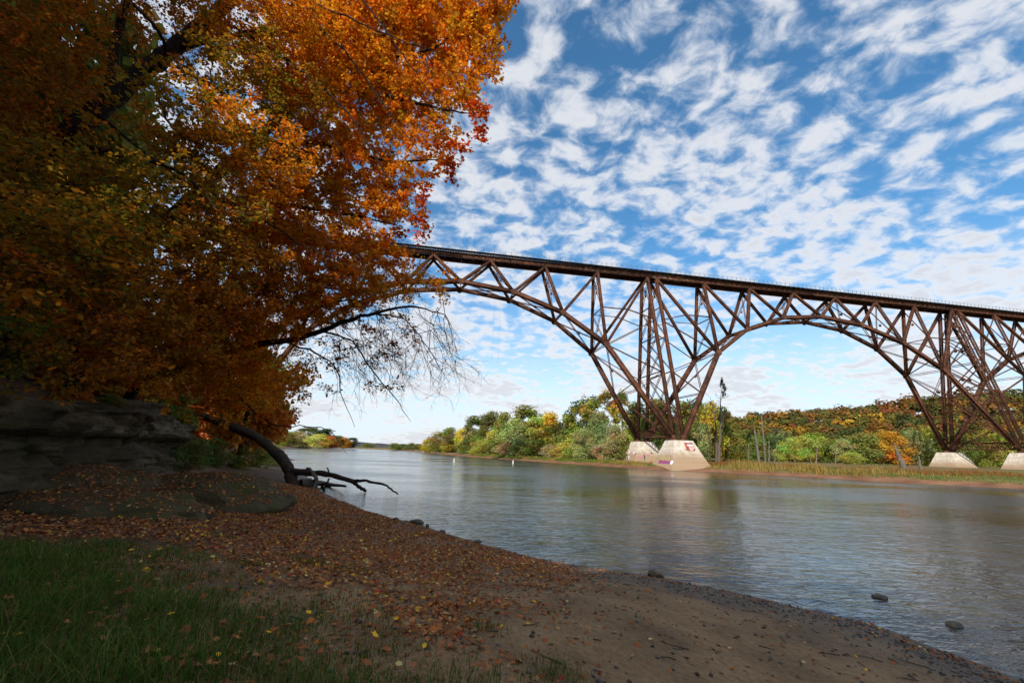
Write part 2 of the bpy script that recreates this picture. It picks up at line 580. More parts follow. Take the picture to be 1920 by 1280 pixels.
hsum = math_n(nt, 'ADD', n2.outputs['Fac'], math_n(nt, 'MULTIPLY', noise_n(nt, p, 4.5, 5, 0.6).outputs['Fac'], 2.2))
principled(nt, out, sand, rgh.outputs[0], 0.3, bump(nt, hsum, 0.9, 0.07))

xs = np.concatenate([np.arange(-700, -320, 40), np.arange(-320, -60, 8), np.arange(-60, -22, 1.5), np.arange(-22, 9.6, 0.28), np.arange(9.6, 24, 1.6)])
ys = np.concatenate([np.arange(-70, -6, 4), np.arange(-6, 36, 0.28), np.arange(36, 100, 1.6), np.arange(100, 646, 9)])
near_bank = grid_sheet('near_bank', xs, ys, ground_z, M_SAND)
tag(near_bank, 'sandy leaf-strewn near bank sloping down to the river', kind='structure')

# far bank: reddish mud edge, grassy flat
M_FARB, nt, out = mat_new('far_bank_soil')
p = pos(nt)
sp = nt.nodes.new('ShaderNodeSeparateXYZ'); nt.links.new(p, sp.inputs[0])
n1 = noise_n(nt, p, 0.35, 5, 0.6)
mud = ramp(nt, n1.outputs['Fac'], [(0.35, (0.16, 0.072, 0.038)), (0.65, (0.28, 0.145, 0.08))])
turf = ramp(nt, noise_n(nt, p, 0.12, 4, 0.6).outputs['Fac'], [(0.35, (0.17, 0.075, 0.035)), (0.5, (0.2, 0.15, 0.055)), (0.62, (0.09, 0.12, 0.03))])
tf = nd(nt, 'ShaderNodeMapRange', interpolation_type='SMOOTHSTEP', inp={'From Min': 0.45, 'From Max': 0.85, 'To Min': 0.0, 'To Max': 1.0})
nt.links.new(sp.outputs[2], tf.inputs['Value'])
principled(nt, out, mixc(nt, tf.outputs[0], mud, turf), 0.95, 0.15, bump(nt, noise_n(nt, p, 3, 5).outputs['Fac'], 0.6, 0.15))
xs = np.concatenate([np.arange(-700, -60, 20), np.arange(-60, 20, 4), np.arange(20, 100, 1.2), np.arange(100, 200, 5), np.arange(200, 1500, 60)])
ys = np.concatenate([np.arange(-70, 50, 8), np.arange(50, 135, 1.2), np.arange(135, 230, 3), np.arange(230, 500, 10), np.arange(500, 1600, 50)])
far_bank = grid_sheet('far_bank', xs, ys, far_z, M_FARB, keep=lambda P: in_poly(P, [(a - 6 if b > 95 else a - 7, b - 4) for a, b in FAR_SHORE] + [(-700, 1600), (1500, 1600), (1500, -70)]))
tag(far_bank, 'low grassy far bank with a reddish mud edge', kind='structure')

# hill across the river
CREST = np.array([(140, 820), (165, 660), (195, 545), (246, 430), (301, 360), (347, 280), (420, 160), (470, 40), (500, -80)], float)


def hill_pt(u, v):
    """u along the crest 0..n-1, v 0 at the crest, 1 at the toe, negative behind"""
    i = np.clip(np.floor(u).astype(int), 0, len(CREST) - 2); t = u - i
    c = CREST[i] * (1 - t)[:, None] + CREST[i + 1] * t[:, None]
    tan = CREST[i + 1] - CREST[i]
    nr = np.stack([-tan[:, 1], tan[:, 0]], 1); nr /= np.linalg.norm(nr, axis=1, keepdims=True)
    nr *= np.where(nr[:, :1] > 0, -1, 1)      # towards the river
    xy = c + nr * (v * 135)[:, None]
    prof = np.where(v > 0, 1 - sstep(v, -0.35, 1.02), 1 - 0.2 * sstep(-v, 0, 1)) 
    crest_h = np.interp(u, [0, 2, 3, 4, 5, 8], [28, 36, 35, 36, 39, 48])
    z = crest_h * np.where(v > 0, prof / (1 - sstep(np.array([0.0]), -0.35, 1.02)[0]), prof) + 7 * fbm(xy[:, 0] * 0.02, xy[:, 1] * 0.02, 61) * sstep(1.1 - v, 0, 0.6)
    return np.column_stack([xy, z + 0.4])


uu, vv = np.meshgrid(np.linspace(0, 7.99, 70), np.linspace(-0.8, 1.15, 30))
V = hill_pt(uu.ravel(), vv.ravel())
nx, ny = 70, 30
i = np.arange(ny - 1)[:, None] * nx + np.arange(nx - 1)[None]
mb = MB(); mb.add(V, np.stack([i, i + 1, i + nx + 1, i + nx], -1).reshape(-1, 4))
M_HILL, nt, out = mat_new('forest_floor')
principled(nt, out, ramp(nt, noise_n(nt, pos(nt), 0.08, 5).outputs['Fac'], [(0.35, (0.05, 0.032, 0.018)), (0.65, (0.075, 0.06, 0.025))]), 0.95, 0.1)
hill = mb.build('hillside', M_HILL, smooth=True)
tag(hill, 'wooded hill rising behind the far bank', kind='structure')

# far low ridge upstream
mb = MB()
x = np.linspace(-900, 200, 60)
hgt = 14 + 10 * fbm(x * 0.008, x * 0 + 3.3, 71) + 5 * fbm(x * 0.05, x * 0, 72)
V = np.concatenate([np.column_stack([x, 1290 + 0 * x, 0 * x - 1]), np.column_stack([x, 1330 + 0 * x, hgt]), np.column_stack([x, 1500 + 0 * x, hgt * 0.9])])
i = np.arange(59)
mb.add(V, np.concatenate([np.stack([i, i + 1, i + 61, i + 60], 1), np.stack([i + 60, i + 61, i + 121, i + 120], 1)]))
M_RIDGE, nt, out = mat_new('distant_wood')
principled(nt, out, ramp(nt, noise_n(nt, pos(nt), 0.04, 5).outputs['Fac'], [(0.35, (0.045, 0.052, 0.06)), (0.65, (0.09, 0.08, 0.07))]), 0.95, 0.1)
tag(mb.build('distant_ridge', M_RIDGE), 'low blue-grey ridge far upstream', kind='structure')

# ------------------------------------------------------------------ river
M_WATER, nt, out = mat_new('river_water')
p = pos(nt)
r1 = noise_n(nt, mapping(nt, p, scale=(0.8, 1.9, 1), rot=(0, 0, math.radians(-24))), 2.0, 3, 0.5, 0.7)
r2 = noise_n(nt, mapping(nt, p, scale=(0.55, 1.0, 1), rot=(0, 0, math.radians(-32))), 0.75, 3, 0.5, 0.4)
r3 = noise_n(nt, mapping(nt, p, scale=(1.0, 1.5, 1), rot=(0, 0, math.radians(10))), 7.5, 3, 0.5)
patch = noise_n(nt, mapping(nt, p, scale=(0.6, 1.0, 1), rot=(0, 0, math.radians(-20))), 0.055, 4, 0.55)
pm = nd(nt, 'ShaderNodeMapRange', interpolation_type='SMOOTHSTEP', inp={'From Min': 0.40, 'From Max': 0.58, 'To Min': 0.42, 'To Max': 1.0})
nt.links.new(patch.outputs['Fac'], pm.inputs['Value'])
h = math_n(nt, 'ADD', math_n(nt, 'MULTIPLY', r1.outputs['Fac'], 0.06), math_n(nt, 'MULTIPLY', r2.outputs['Fac'], 0.10))
h = math_n(nt, 'ADD', h, math_n(nt, 'MULTIPLY', r3.outputs['Fac'], 0.006))
h = math_n(nt, 'MULTIPLY', h, pm.outputs[0])
# the open river is ruffled by wind too finely to see as waves; towards the sheltered near bank the ripples are glassy
vd = nt.nodes.new('ShaderNodeVectorMath'); vd.operation = 'DOT_PRODUCT'
nt.links.new(p, vd.inputs[0]); vd.inputs[1].default_value = (0.5, 0.86, 0)
op = nd(nt, 'ShaderNodeMapRange', interpolation_type='SMOOTHSTEP', inp={'From Min': 8.0, 'From Max': 42.0, 'To Min': 0.0, 'To Max': 1.0})
nt.links.new(vd.outputs['Value'], op.inputs['Value'])
h = math_n(nt, 'MULTIPLY', h, math_n(nt, 'SUBTRACT', 1.0, math_n(nt, 'MULTIPLY', op.outputs[0], 0.6)))
ro = math_n(nt, 'ADD', 0.02, math_n(nt, 'MULTIPLY', math_n(nt, 'MULTIPLY', op.outputs[0], pm.outputs[0]), 0.2))
b = principled(nt, out, (0.034, 0.032, 0.026), ro, 0.5, bump(nt, h, 1.0, 1.0))
b.inputs['IOR'].default_value = 1.333
mb = MB()
mb.add([(-3000, -300, 0), (3000, -300, 0), (3000, 6000, 0), (-3000, 6000, 0)], [(0, 1, 2, 3)])
river = tag(mb.build('river', M_WATER), 'wide rippled river reflecting the cloudy sky', kind='structure')

# ------------------------------------------------------------------ bridge
BX, BY, BTH, BZ = 38.5205, 108.2155, 1.39544, 48.0972 + EYE
PANEL, TW, SP, BAT, DB = 14.8, 2.6354, 3.1604, 0.1662, 44.04
BU = np.array([math.sin(BTH), math.cos(BTH), 0.0])
BV = np.array([math.cos(BTH), -math.sin(BTH), 0.0])
SPAN = 7 * PANEL + TW


def J(s, drop, side):
    return np.array([BX, BY, BZ - drop]) + BU * s + BV * side * (SP / 2 + BAT * drop)


def truss_normal(side):
    v = BV * side - np.array([0, 0, BAT]) * -1.0 * 0
    n = BV * side * 1.0 + np.array([0, 0, BAT])
    return n / np.linalg.norm(n)


bridge = empty('railway_bridge', (BX, BY, 0), 'tall rusty steel deck-arch railway bridge striding over the river', 'bridge')
bridge_inv = Vector((BX, BY, 0))


def bpart(name, mb, mat=None):
    me = mb.mesh(name, mat or M_RUST)
    offset(me, bridge_inv)
    return link(name, me, bridge)


def lacing(mb, p0, p1, sdir, half, off, pitch, bw=0.07, bt=0.025, double=False):
    a = p1 - p0; L = np.linalg.norm(a); n = max(2, int(round(L / pitch)))
    for i in range(n):
        sgn = 1 if i % 2 else -1
        q0 = p0 + a * (i / n) + sdir * half * sgn + off
        q1 = p0 + a * ((i + 1) / n) - sdir * half * sgn + off
        mb.bar(q0, q1, np.cross(a, sdir), bt, bw)
        if double:
            q0 = p0 + a * (i / n) - sdir * half * sgn + off
            q1 = p0 + a * ((i + 1) / n) + sdir * half * sgn + off
            mb.bar(q0, q1, np.cross(a, sdir), bt, bw)


def main_member(name, p0, p1, t, W, D, cover=True):
    """two plate webs, a cover plate on the upper face, lacing below"""
    a = p1 - p0; L = np.linalg.norm(a); a = a / L
    t = t - a * (t @ a); t /= np.linalg.norm(t)
    d = np.cross(a, t)
    if d[2] < 0: d = -d
    mb = MB()
    for s in (-1, 1):
        mb.bar(p0 + t * s * W / 2, p1 + t * s * W / 2, t, 0.05, D)
        for e in (-1, 1):
            mb.bar(p0 + t * s * (W / 2 + 0.05) + d * e * (D / 2 + 0.015), p1 + t * s * (W / 2 + 0.05) + d * e * (D / 2 + 0.015), t, 0.16, 0.03)
    if cover:
        mb.bar(p0 + d * (D / 2 + 0.05), p1 + d * (D / 2 + 0.05), t, W + 0.26, 0.035)
    else:
        lacing(mb, p0, p1, t, W / 2, d * (D / 2), W * 0.75)
    lacing(mb, p0, p1, t, W / 2, -d * (D / 2), W * 0.75)
    # batten plates
    for f in (0.06, 0.94):
        c = p0 + (p1 - p0) * f
        for e in (-1, 1):
            mb.box(c + d * e * (D / 2 - 0.03), a * 0.45, t * W / 2, d * 0.012)
    return bpart(name, mb)


def lattice(name, p0, p1, t, W=0.5, ang=0.11):
    a = p1 - p0; L = np.linalg.norm(a); a = a / L
    t = t - a * (t @ a); t /= np.linalg.norm(t)
    d = np.cross(a, t)
    mb = MB()
    for s in (-1, 1):
        mb.bar(p0 + t * s * W / 2, p1 + t * s * W / 2, t, ang, ang * 1.4)
    lacing(mb, p0, p1, t, W / 2, d * 0.0, W * 0.95, 0.05, 0.03)
    return bpart(name, mb)


def gusset(p, a, b, size):
    """eight-sided plate in the plane of a and b"""
    a = a / np.linalg.norm(a); b = b - a * (b @ a); b /= np.linalg.norm(b); n = np.cross(a, b)
    k = np.linspace(0, 2 * math.pi, 8, endpoint=False) + math.pi / 8
    ring = p + size * (np.cos(k)[:, None] * a + np.sin(k)[:, None] * b)
    mb = MB()
    V = np.concatenate([ring + n * 0.03, ring - n * 0.03])
    mb.add(V, [list(range(8)), list(range(15, 7, -1))])
    mb.add(V, [(i, 8 + i, 8 + (i + 1) % 8, (i + 1) % 8) for i in range(8)])
    return bpart('gusset_plate', mb)


OFFS = {1: 0.36, 2: 4.19, 3: 6.07, 4: PANEL / 2}
DROP = {1: 21.31, 2: 13.45, 3: 8.72, 4: 7.17}


def lowJ(k):
    """k 1..7 within a span, as (s from the tower centre, drop)"""
    if k <= 4:
        return TW / 2 + k * PANEL - OFFS[k], DROP[k]
    kk = 8 - k
    return SPAN - (TW / 2 + kk * PANEL - OFFS[kk]), DROP[kk]


def topJ(k):
    return TW / 2 + k * PANEL


def span(s0, kmax=8):
    for side in (1, -1):
        tn = BV * side + np.array([0, 0, -BAT]) * 0 + np.array([0, 0, BAT])
        nodes = [J(s0 + TW / 2, DB, side)]
        for k in range(1, 8):
            s, d = lowJ(k); nodes.append(J(s0 + s, d, side))
        nodes.append(J(s0 + SPAN - TW / 2, DB, side))
        for k in range(0, min(8, kmax)):
            leg = k in (0, 7)
            main_member('arch_leg' if leg else 'arch_chord', nodes[k], nodes[k + 1], tn, 0.72, 0.95 if leg else 0.85)
            if 0 < k < 8:
                gusset(nodes[k] + BV * side * 0.43, BU, np.array([0, 0, 1.0]) - BV * side * BAT, 0.85)
        for k in range(0, 8):
            if k > kmax:
                break
            T = J(s0 + topJ(k), 0.1, side)
            conn = []
            if k < 4:
                conn = [k, k + 1] if k > 0 else [1]
            else:
                conn = [k, k + 1] if k < 7 else [7]
            for c in conn:
                if 1 <= c <= 7 and c <= kmax:
                    post = (c == k and k < 4) or (c == k + 1 and k >= 4)
                    main_member('web_post' if post else 'web_diagonal', T, nodes[c], tn, 0.5 if post else 0.46, 0.58 if post else 0.52, cover=not post)
    zup = np.array([0, 0, 1.0])
    # sway frames between the two trusses, and laterals in the plane of the arch chords
    for k in range(1, 8):
        if k > kmax: break
        s, d = lowJ(k)
        N, F_ = J(s0 + s, d, 1), J(s0 + s, d, -1)
        lattice('cross_strut', N, F_, zup, 0.5)
        st = topJ(k if k <= 4 else k - 1)
        tiers = 2 if k in (1, 7) else 1
        for j in range(tiers):
            f0, f1 = (j + 0.02) / tiers, (j + 1) / tiers
            def web(f, side):
                return J(s0 + st, 0.3, side) * (1 - f) + J(s0 + s, d, side) * f
            lattice('sway_brace', web(f0, 1), web(f1, -1), BU, 0.36, 0.09)
            lattice('sway_brace', web(f0, -1), web(f1, 1), BU, 0.36, 0.09)
            c = (web(f0, 1) + web(f1, -1) + web(f0, -1) + web(f1, 1)) / 4
            gusset(c, BV, web(1, 1) - web(0, 1), 0.42)
            if j:
                lattice('sway_strut', web(f0, 1), web(f0, -1), BU, 0.36, 0.09)
    ks = [0] + list(range(1, 8)) + [8]
    for k in range(0, 8):
        if k >= kmax: break
        def low(kk, side, f=None):
            if kk == 0: return J(s0 + TW / 2, DB, side)
            if kk == 8: return J(s0 + SPAN - TW / 2, DB, side)
            s, d = lowJ(kk); return J(s0 + s, d, side)
        legs = [(0, 0.5), (0.5, 1.0)] if k in (0, 7) else [(0, 1)]
        for f0, f1 in legs:
            pa = {sd: low(k, sd) * (1 - f0) + low(k + 1, sd) * f0 for sd in (1, -1)}
            pb = {sd: low(k, sd) * (1 - f1) + low(k + 1, sd) * f1 for sd in (1, -1)}
            al = pb[1] - pa[1]
            lattice('lateral_brace', pa[1], pb[-1], al, 0.46, 0.1)
            lattice('lateral_brace', pa[-1], pb[1], al, 0.46, 0.1)
            gusset((pa[1] + pb[-1] + pa[-1] + pb[1]) / 4, BV, al, 0.5)
            if f0 == 0.5:
                lattice('cross_strut', pa[1], pa[-1], al, 0.46, 0.1)


def tower(s0, left=True, right=True):
    zup = np.array([0, 0, 1.0])
    for side in (1, -1):
        tn = BV * side + np.array([0, 0, BAT])
        for e in (-1, 1):
            top, bot = J(s0 + e * TW / 2, 0.1, side), J(s0 + e * TW / 2, DB, side)
            main_member('tower_post', top, bot, tn, 0.55, 0.62, cover=False)
            # bearing shoe
            mb = MB()
            c = bot + np.array([0, 0, -0.25])
            for a, b in ((0.95, 0.16), (0.7, 0.4)):
                mb.box(bot + np.array([0, 0, -0.55 + b]), BU * a, BV * a * 0.8, zup * 0.12)
            mb.box(bot + np.array([0, 0, 0.3]), BU * 0.5, BV * 0.45, zup * 0.45)
            bpart('bearing_shoe', mb)
            if (e < 0 and not left) or (e > 0 and not right):
                continue
            s, d = lowJ(1)
            L1 = J(s0 + e * s, d, side); T1 = J(s0 + e * topJ(1), 0.1, side)
            Q = lambda f: top * (1 - f) + bot * f
            M1 = top * 0.5 + L1 * 0.5
            Nn = L1 * 0.5 + bot * 0.5
            for p0, p1 in ((M1, Q(0.29)), (M1, T1 * 0.5 + L1 * 0.5), (L1, Q(0.30)), (L1, Q(0.63)), (Nn, Q(0.62))):
                lattice('secondary_strut', p0, p1, tn, 0.34, 0.1)
    for e in (-1, 1):
        fs = [0.02, 0.2, 0.4, 0.62, 0.97]
        def Q(side, f):
            return J(s0 + e * TW / 2, 0.1, side) * (1 - f) + J(s0 + e * TW / 2, DB, side) * f
        for f0, f1 in zip(fs[:-1], fs[1:]):
            lattice('tower_brace', Q(1, f0), Q(-1, f1), BU, 0.4, 0.1)
            lattice('tower_brace', Q(-1, f0), Q(1, f1), BU, 0.4, 0.1)
            gusset((Q(1, f0) + Q(-1, f1) + Q(-1, f0) + Q(1, f1)) / 4, BV, np.array([0, 0, 1.0]), 0.5)
        for f in fs[1:-1]:
            lattice('tower_strut', Q(1, f), Q(-1, f), BU, 0.4, 0.1)
        # deep base strut between the two piers
        mb = MB()
        for dz_ in (0.0, 1.9):
            mb.bar(Q(1, 0.99) + [0, 0, dz_], Q(-1, 0.99) + [0, 0, dz_], zup, 0.28, 0.3)
        lacing(mb, Q(1, 0.99) + np.array([0, 0, 0.95]), Q(-1, 0.99) + np.array([0, 0, 0.95]), zup, 0.95, np.zeros(3), 1.1, 0.12, 0.06, True)
        bpart('base_strut', mb)


span(-SPAN); span(0); span(SPAN, 6)
tower(-SPAN, left=False); tower(0); tower(SPAN)

# deck: two plate girders, timber ties, walkway edge, railings
S_A, S_B = -SPAN - 26, SPAN + topJ(6) + 6
ups = np.array([0, 0, 1.0])


def DK(s, v, z):
    return np.array([BX, BY, BZ + z]) + BU * s + BV * v


seams = [S_A, -SPAN, -SPAN / 2, 0, SPAN / 2, SPAN, S_B]
for side in (1, -1):
    for a, b in zip(seams[:-1], seams[1:]):
        mb = MB()
        mb.bar(DK(a, side * SP / 2, 0.62), DK(b - 0.01, side * SP / 2, 0.62), BV, 0.06, 1.16)
        for zz, hh in ((0.03, 0.07), (1.22, 0.07)):
            mb.bar(DK(a, side * SP / 2, zz), DK(b - 0.01, side * SP / 2, zz), BV, 0.52, hh)
        n = int((b - a) / 1.85)
        for i in range(n):
            s = a + (i + 0.5) * (b - a) / n
            for q in (-1, 1):
                mb.box(DK(s, side * SP / 2 + q * 0.12, 0.62), BU * 0.05, BV * 0.085, ups * 0.57)
        bpart('plate_girder', mb, M_GIRDER)
mb = MB()
n = int((S_B - S_A) / 3.7)
for i in range(n):
    s = S_A + (i + 0.5) * (S_B - S_A) / n
    mb.bar(DK(s, -SP / 2, 0.5), DK(s, SP / 2, 0.5), ups, 0.7, 0.06)
    s1 = s + (S_B - S_A) / n
    mb.bar(DK(s, -SP / 2, 0.15), DK(s1, SP / 2, 0.15), ups, 0.1, 0.1)
bpart('floor_bracing', mb)
mb = MB()
n = int((S_B - S_A) / 0.42)
for i in range(n):
    s = S_A + (i + 0.5) * (S_B - S_A) / n
    mb.box(DK(s, 0, 1.40), BU * 0.115, BV * (2.75 if i % 4 == 0 else 2.2), ups * 0.13)
o = bpart('sleeper', mb, M_TIE); tag(o, 'row of dark timber sleepers along the deck', kind='stuff')
for side in (1, -1):
    mb = MB(); mb.bar(DK(S_A, side * 2.42, 1.56), DK(S_B, side * 2.42, 1.56), BV, 0.72, 0.06); bpart('walkway_plank', mb, M_TIE)
    mb = MB(); mb.bar(DK(S_A, side * 1.75, 1.62), DK(S_B, side * 1.75, 1.62), BV, 0.2, 0.18); bpart('guard_timber', mb, M_TIE)
    mb = MB(); mb.bar(DK(S_A, side * 0.72, 1.61), DK(S_B, side * 0.72, 1.61), BV, 0.08, 0.16); bpart('rail', mb, M_RAIL)
    mb = MB()
    for i in range(int((S_B - S_A) / 1.48)):
        mb.bar(DK(S_A + i * 1.48, side * 2.72, 1.3), DK(S_A + i * 1.48, side * 2.72, 2.62), BU, 0.06, 0.06)
    for zz in (2.1, 2.6):
        mb.bar(DK(S_A, side * 2.72, zz), DK(S_B, side * 2.72, zz), BV, 0.03, 0.035)
    bpart('guard_railing', mb, M_RAIL)
# two cables hanging from the near arch
for s in (-44.5, -43.0):
    mb = MB(); q = J(s, 8.6, 1); mb.tube([q, q - np.array([0, 0, 19.0])], 0.011, 4); bpart('hanging_cable', mb)

# ------------------------------------------------------------------ concrete piers
M_SIGNR = flat_mat('red_sign_paint', (0.36, 0.075, 0.045))
M_SIGNW = flat_mat('white_sign_paint', (0.8, 0.78, 0.75))
M_SIGNG = flat_mat('grey_sign_edge', (0.16, 0.17, 0.2))
M_GR = {'purple': flat_mat('magenta_spray', (0.28, 0.07, 0.19)), 'white': flat_mat('white_spray', (0.78, 0.76, 0.78)),
        'lime': flat_mat('lime_spray', (0.45, 0.5, 0.08)), 'pink': flat_mat('pink_spray', (0.5, 0.2, 0.25)), 'black': flat_mat('dark_spray', (0.06, 0.05, 0.06))}


def pier(s0, side, label, zb=-0.9):
    top = J(s0, DB, side); top[2] -= 0.52
    ztop = top[2]
    base = np.array([top[0], top[1], 0.0])
    root = empty('concrete_pier', base, label, 'pier', 'bridge piers')
    hu, hv = 2.15 + 0.2, 2.0
    zpl = 1.15
    su = 2.75 / ztop; sv = 2.75 / ztop
    def rect(z, extra=0.0):
        a, b_ = hu + su * (ztop - z) + extra, hv + sv * (ztop - z) + extra
        return [BU * x + BV * y + ups * z for x, y in ((-a, -b_), (a, -b_), (a, b_), (-a, b_))]
    bm = bmesh.new()
    levels = [rect(zpl), rect(ztop - 0.02), rect(ztop, -0.05)]
    vs = [[bm.verts.new(v) for v in lv] for lv in levels]
    for a, b_ in zip(vs[:-1], vs[1:]):
        for i in range(4):
            bm.faces.new((a[i], a[(i + 1) % 4], b_[(i + 1) % 4], b_[i]))
    bm.faces.new(vs[-1])
    me = bpy.data.meshes.new('shaft'); bm.to_mesh(me); bm.free(); me.materials.append(M_CONC)
    link('shaft', me, root)
    bm = bmesh.new()
    levels = [rect(zb, 0.08), rect(zpl - 0.06, 0.10), rect(zpl, 0.03)]
    vs = [[bm.verts.new(v) for v in lv] for lv in levels]
    for a, b_ in zip(vs[:-1], vs[1:]):
        for i in range(4):
            bm.faces.new((a[i], a[(i + 1) % 4], b_[(i + 1) % 4], b_[i]))
    bm.faces.new(vs[-1])
    me = bpy.data.meshes.new('footing'); bm.to_mesh(me); bm.free(); me.materials.append(M_CONC)
    link('footing', me, root)

    def face_pt(face, along, z, lift):
        """a point on the near face ('v') or the river face ('u')"""
        a, b_ = hu + su * (ztop - z), hv + sv * (ztop - z)
        n = (BV * 1.0 + ups * sv) if face == 'v' else (-BU + ups * su)
        n = n / np.linalg.norm(n)
        q = (BV * b_ + BU * along) if face == 'v' else (-BU * a + BV * along)
        return q + ups * z + n * lift

    def patch(name, face, poly, mat, lift, parent):
        V0 = np.array([face_pt(face, a, z, lift) for a, z in poly]); V1 = np.array([face_pt(face, a, z, lift - 0.02) for a, z in poly])
        k = len(poly); mb = MB()
        mb.add(np.concatenate([V0, V1]), [list(range(k))])
        mb.add(np.concatenate([V0, V1]), [(i, k + i, k + (i + 1) % k, (i + 1) % k) for i in range(k)])
        return mb.build(name, mat, parent)
    return root, patch


tower_names = [(-SPAN, 'tower on the near bank behind the orange trees'), (0, 'tower at the water edge'), (SPAN, 'tower nearest the right picture edge')]
piers = {}
for s0, nm in tower_names:
    for side in (1, -1):
        if s0 == 0:
            lb = 'near pale concrete pier with red sign and purple graffiti at the water edge' if side == 1 else 'farther water-edge concrete pier with white and pink graffiti'
        elif s0 > 0:
            lb = 'rust-streaked concrete pier cut by the right picture edge' if side == 1 else 'rust-streaked concrete pier on grass, left one of the right-hand tower'
        else:
            lb = ('near' if side == 1 else 'far') + ' concrete pier hidden behind the orange trees on the left bank'
        piers[(s0, side)] = pier(s0, side, lb)
root, patch = piers[(0, 1)]
sg = patch('sign', 'v', [(-0.1, 6.0), (2.1, 6.0), (2.15, 4.35), (-0.05, 4.35)], M_SIGNR, 0.05, root)
patch('sign_edge', 'v', [(-0.2, 6.14), (2.1, 6.14), (2.1, 6.0), (-0.2, 6.0)], M_SIGNG, 0.06, sg)
for (a0, a1, z0, z1) in ((0.55, 2.0, 5.75, 5.35), (0.75, 2.12, 5.12, 4.92), (0.8, 1.75, 4.72, 4.5)):
    n = 9
    for i in range(n):     # illegible at this distance: each line is a row of small blocks
        w = (a1 - a0) / n
        patch('lettering', 'v', [(a0 + i * w, z0), (a0 + (i + 0.86) * w, z0), (a0 + (i + 0.86) * w, z1), (a0 + i * w, z1)], M_SIGNW, 0.07, sg)
patch('symbol', 'v', [(0.08, 5.65), (0.4, 5.6), (0.42, 5.35), (0.1, 5.38)], flat_mat('pink_sign_mark', (0.6, 0.25, 0.25)), 0.07, sg)
g = random.Random(5)
for i in range(9):
    a0 = -1.9 + i * 0.56
    patch('graffiti', 'u', [(a0, 1.95 + g.uniform(-.1, .15)), (a0 + 0.5, 2.0 + g.uniform(-.1, .15)), (a0 + 0.52, 1.35), (a0 + 0.02, 1.3)], M_GR['purple'], 0.03, root)
for i in range(6):
    a0 = -1.6 + i * 0.75
    patch('graffiti', 'u', [(a0, 2.7), (a0 + 0.16, 2.72), (a0 + 0.2, 2.12), (a0 + 0.03, 2.12)], M_GR['lime'], 0.03, root)
patch('graffiti', 'u', [(3.2, 1.35), (3.1, 1.8), (3.5, 2.1), (4.1, 2.1), (4.35, 1.75), (4.2, 1.35), (3.75, 1.2)], M_GR['white'], 0.03, root)
root, patch = piers[(0, -1)]
for face, poly, cname in (
        ('u', [(-1.2, 4.0), (-0.7, 4.2), (-0.5, 3.8), (-0.8, 3.3), (-1.2, 3.4)], 'white'), ('u', [(-0.5, 4.0), (0.1, 3.8), (0.2, 3.3), (-0.2, 3.2)], 'pink'),
        ('u', [(-1.6, 2.6), (-1.3, 2.9), (-0.9, 2.8), (-1.6, 1.5), (-1.9, 1.5)], 'white'), ('u', [(-0.6, 2.9), (0.2, 2.6), (0.1, 1.9), (-0.2, 1.9)], 'white'),
        ('u', [(1.6, 3.8), (2.2, 3.9), (2.3, 3.4), (1.6, 3.3)], 'white'), ('u', [(3.1, 3.6), (3.4, 3.4), (3.3, 3.0), (3.0, 3.1)], 'black'),
        ('v', [(-3.6, 2.9), (-2.0, 2.95), (-2.1, 2.4), (-3.4, 2.4)], 'pink'), ('v', [(-1.6, 3.2), (-1.3, 3.2), (-1.5, 1.9), (-1.8, 1.9)], 'black'),
        ('v', [(-0.9, 3.3), (0.3, 3.5), (0.2, 3.0), (-0.8, 2.9)], 'pink'), ('v', [(0.6, 3.9), (1.1, 3.8), (1.0, 3.5), (0.6, 3.5)], 'black'),
        ('u', [(-3.2, 3.6), (-2.5, 3.8), (-2.4, 2.6), (-3.0, 2.5)], 'pink')):
    patch('graffiti', face, poly, M_GR[cname], 0.03, root)

# ------------------------------------------------------------------ leaves, twigs, branches
OVATE = np.array([(0, -0.5, 0), (0.27, -0.22, -0.05), (0.27, 0.12, -0.06), (0, 0.5, 0.02), (-0.27, 0.12, -0.06), (-0.27, -0.22, -0.05)])
MAPLE = np.array([(0, -0.42, 0), (0.40, -0.34, -0.06), (0.27, -0.06, -0.03), (0.55, 0.14, -0.10), (0.20, 0.16, 0.0), (0.0, 0.58, -0.08),
                  (-0.20, 0.16, 0.0), (-0.55, 0.14, -0.10), (-0.27, -0.06, -0.03), (-0.40, -0.34, -0.06)])
DIAMOND = np.array([(0, -0.5, 0), (0.42, 0.05, -0.05), (0.05, 0.5, 0), (-0.4, -0.02, 0.05)])


def unit(v):
    return v / (np.linalg.norm(v, axis=-1, keepdims=True) + 1e-9)


def leaf_cloud(mb, shape, cen, nrm, tan, size, col):
    nrm = unit(nrm); tan = unit(tan - nrm * np.sum(tan * nrm, 1, keepdims=True)); bi = np.cross(nrm, tan)
    k = len(shape)
    V = cen[:, None] + size[:, None, None] * (shape[None, :, :1] * bi[:, None] + shape[None, :, 1:2] * tan[:, None] + shape[None, :, 2:] * nrm[:, None])
    n = len(cen)
    mb.add(V.reshape(-1, 3), np.arange(n * k).reshape(n, k), col)


PAL = {
    'orange': [(0.56, 0.20, 0.015), (0.62, 0.26, 0.02), (0.50, 0.15, 0.012), (0.60, 0.31, 0.03)],
    'gold': [(0.58, 0.255, 0.02), (0.55, 0.21, 0.016), (0.48, 0.24, 0.028), (0.60, 0.19, 0.015)],
    'red': [(0.46, 0.07, 0.012), (0.52, 0.11, 0.012), (0.36, 0.045, 0.012), (0.55, 0.17, 0.015)],
    'olive': [(0.28, 0.18, 0.022), (0.36, 0.20, 0.022), (0.19, 0.17, 0.028), (0.42, 0.20, 0.02)],
    'brown': [(0.36, 0.14, 0.022), (0.44, 0.19, 0.024), (0.30, 0.16, 0.026), (0.48, 0.17, 0.018)],
}


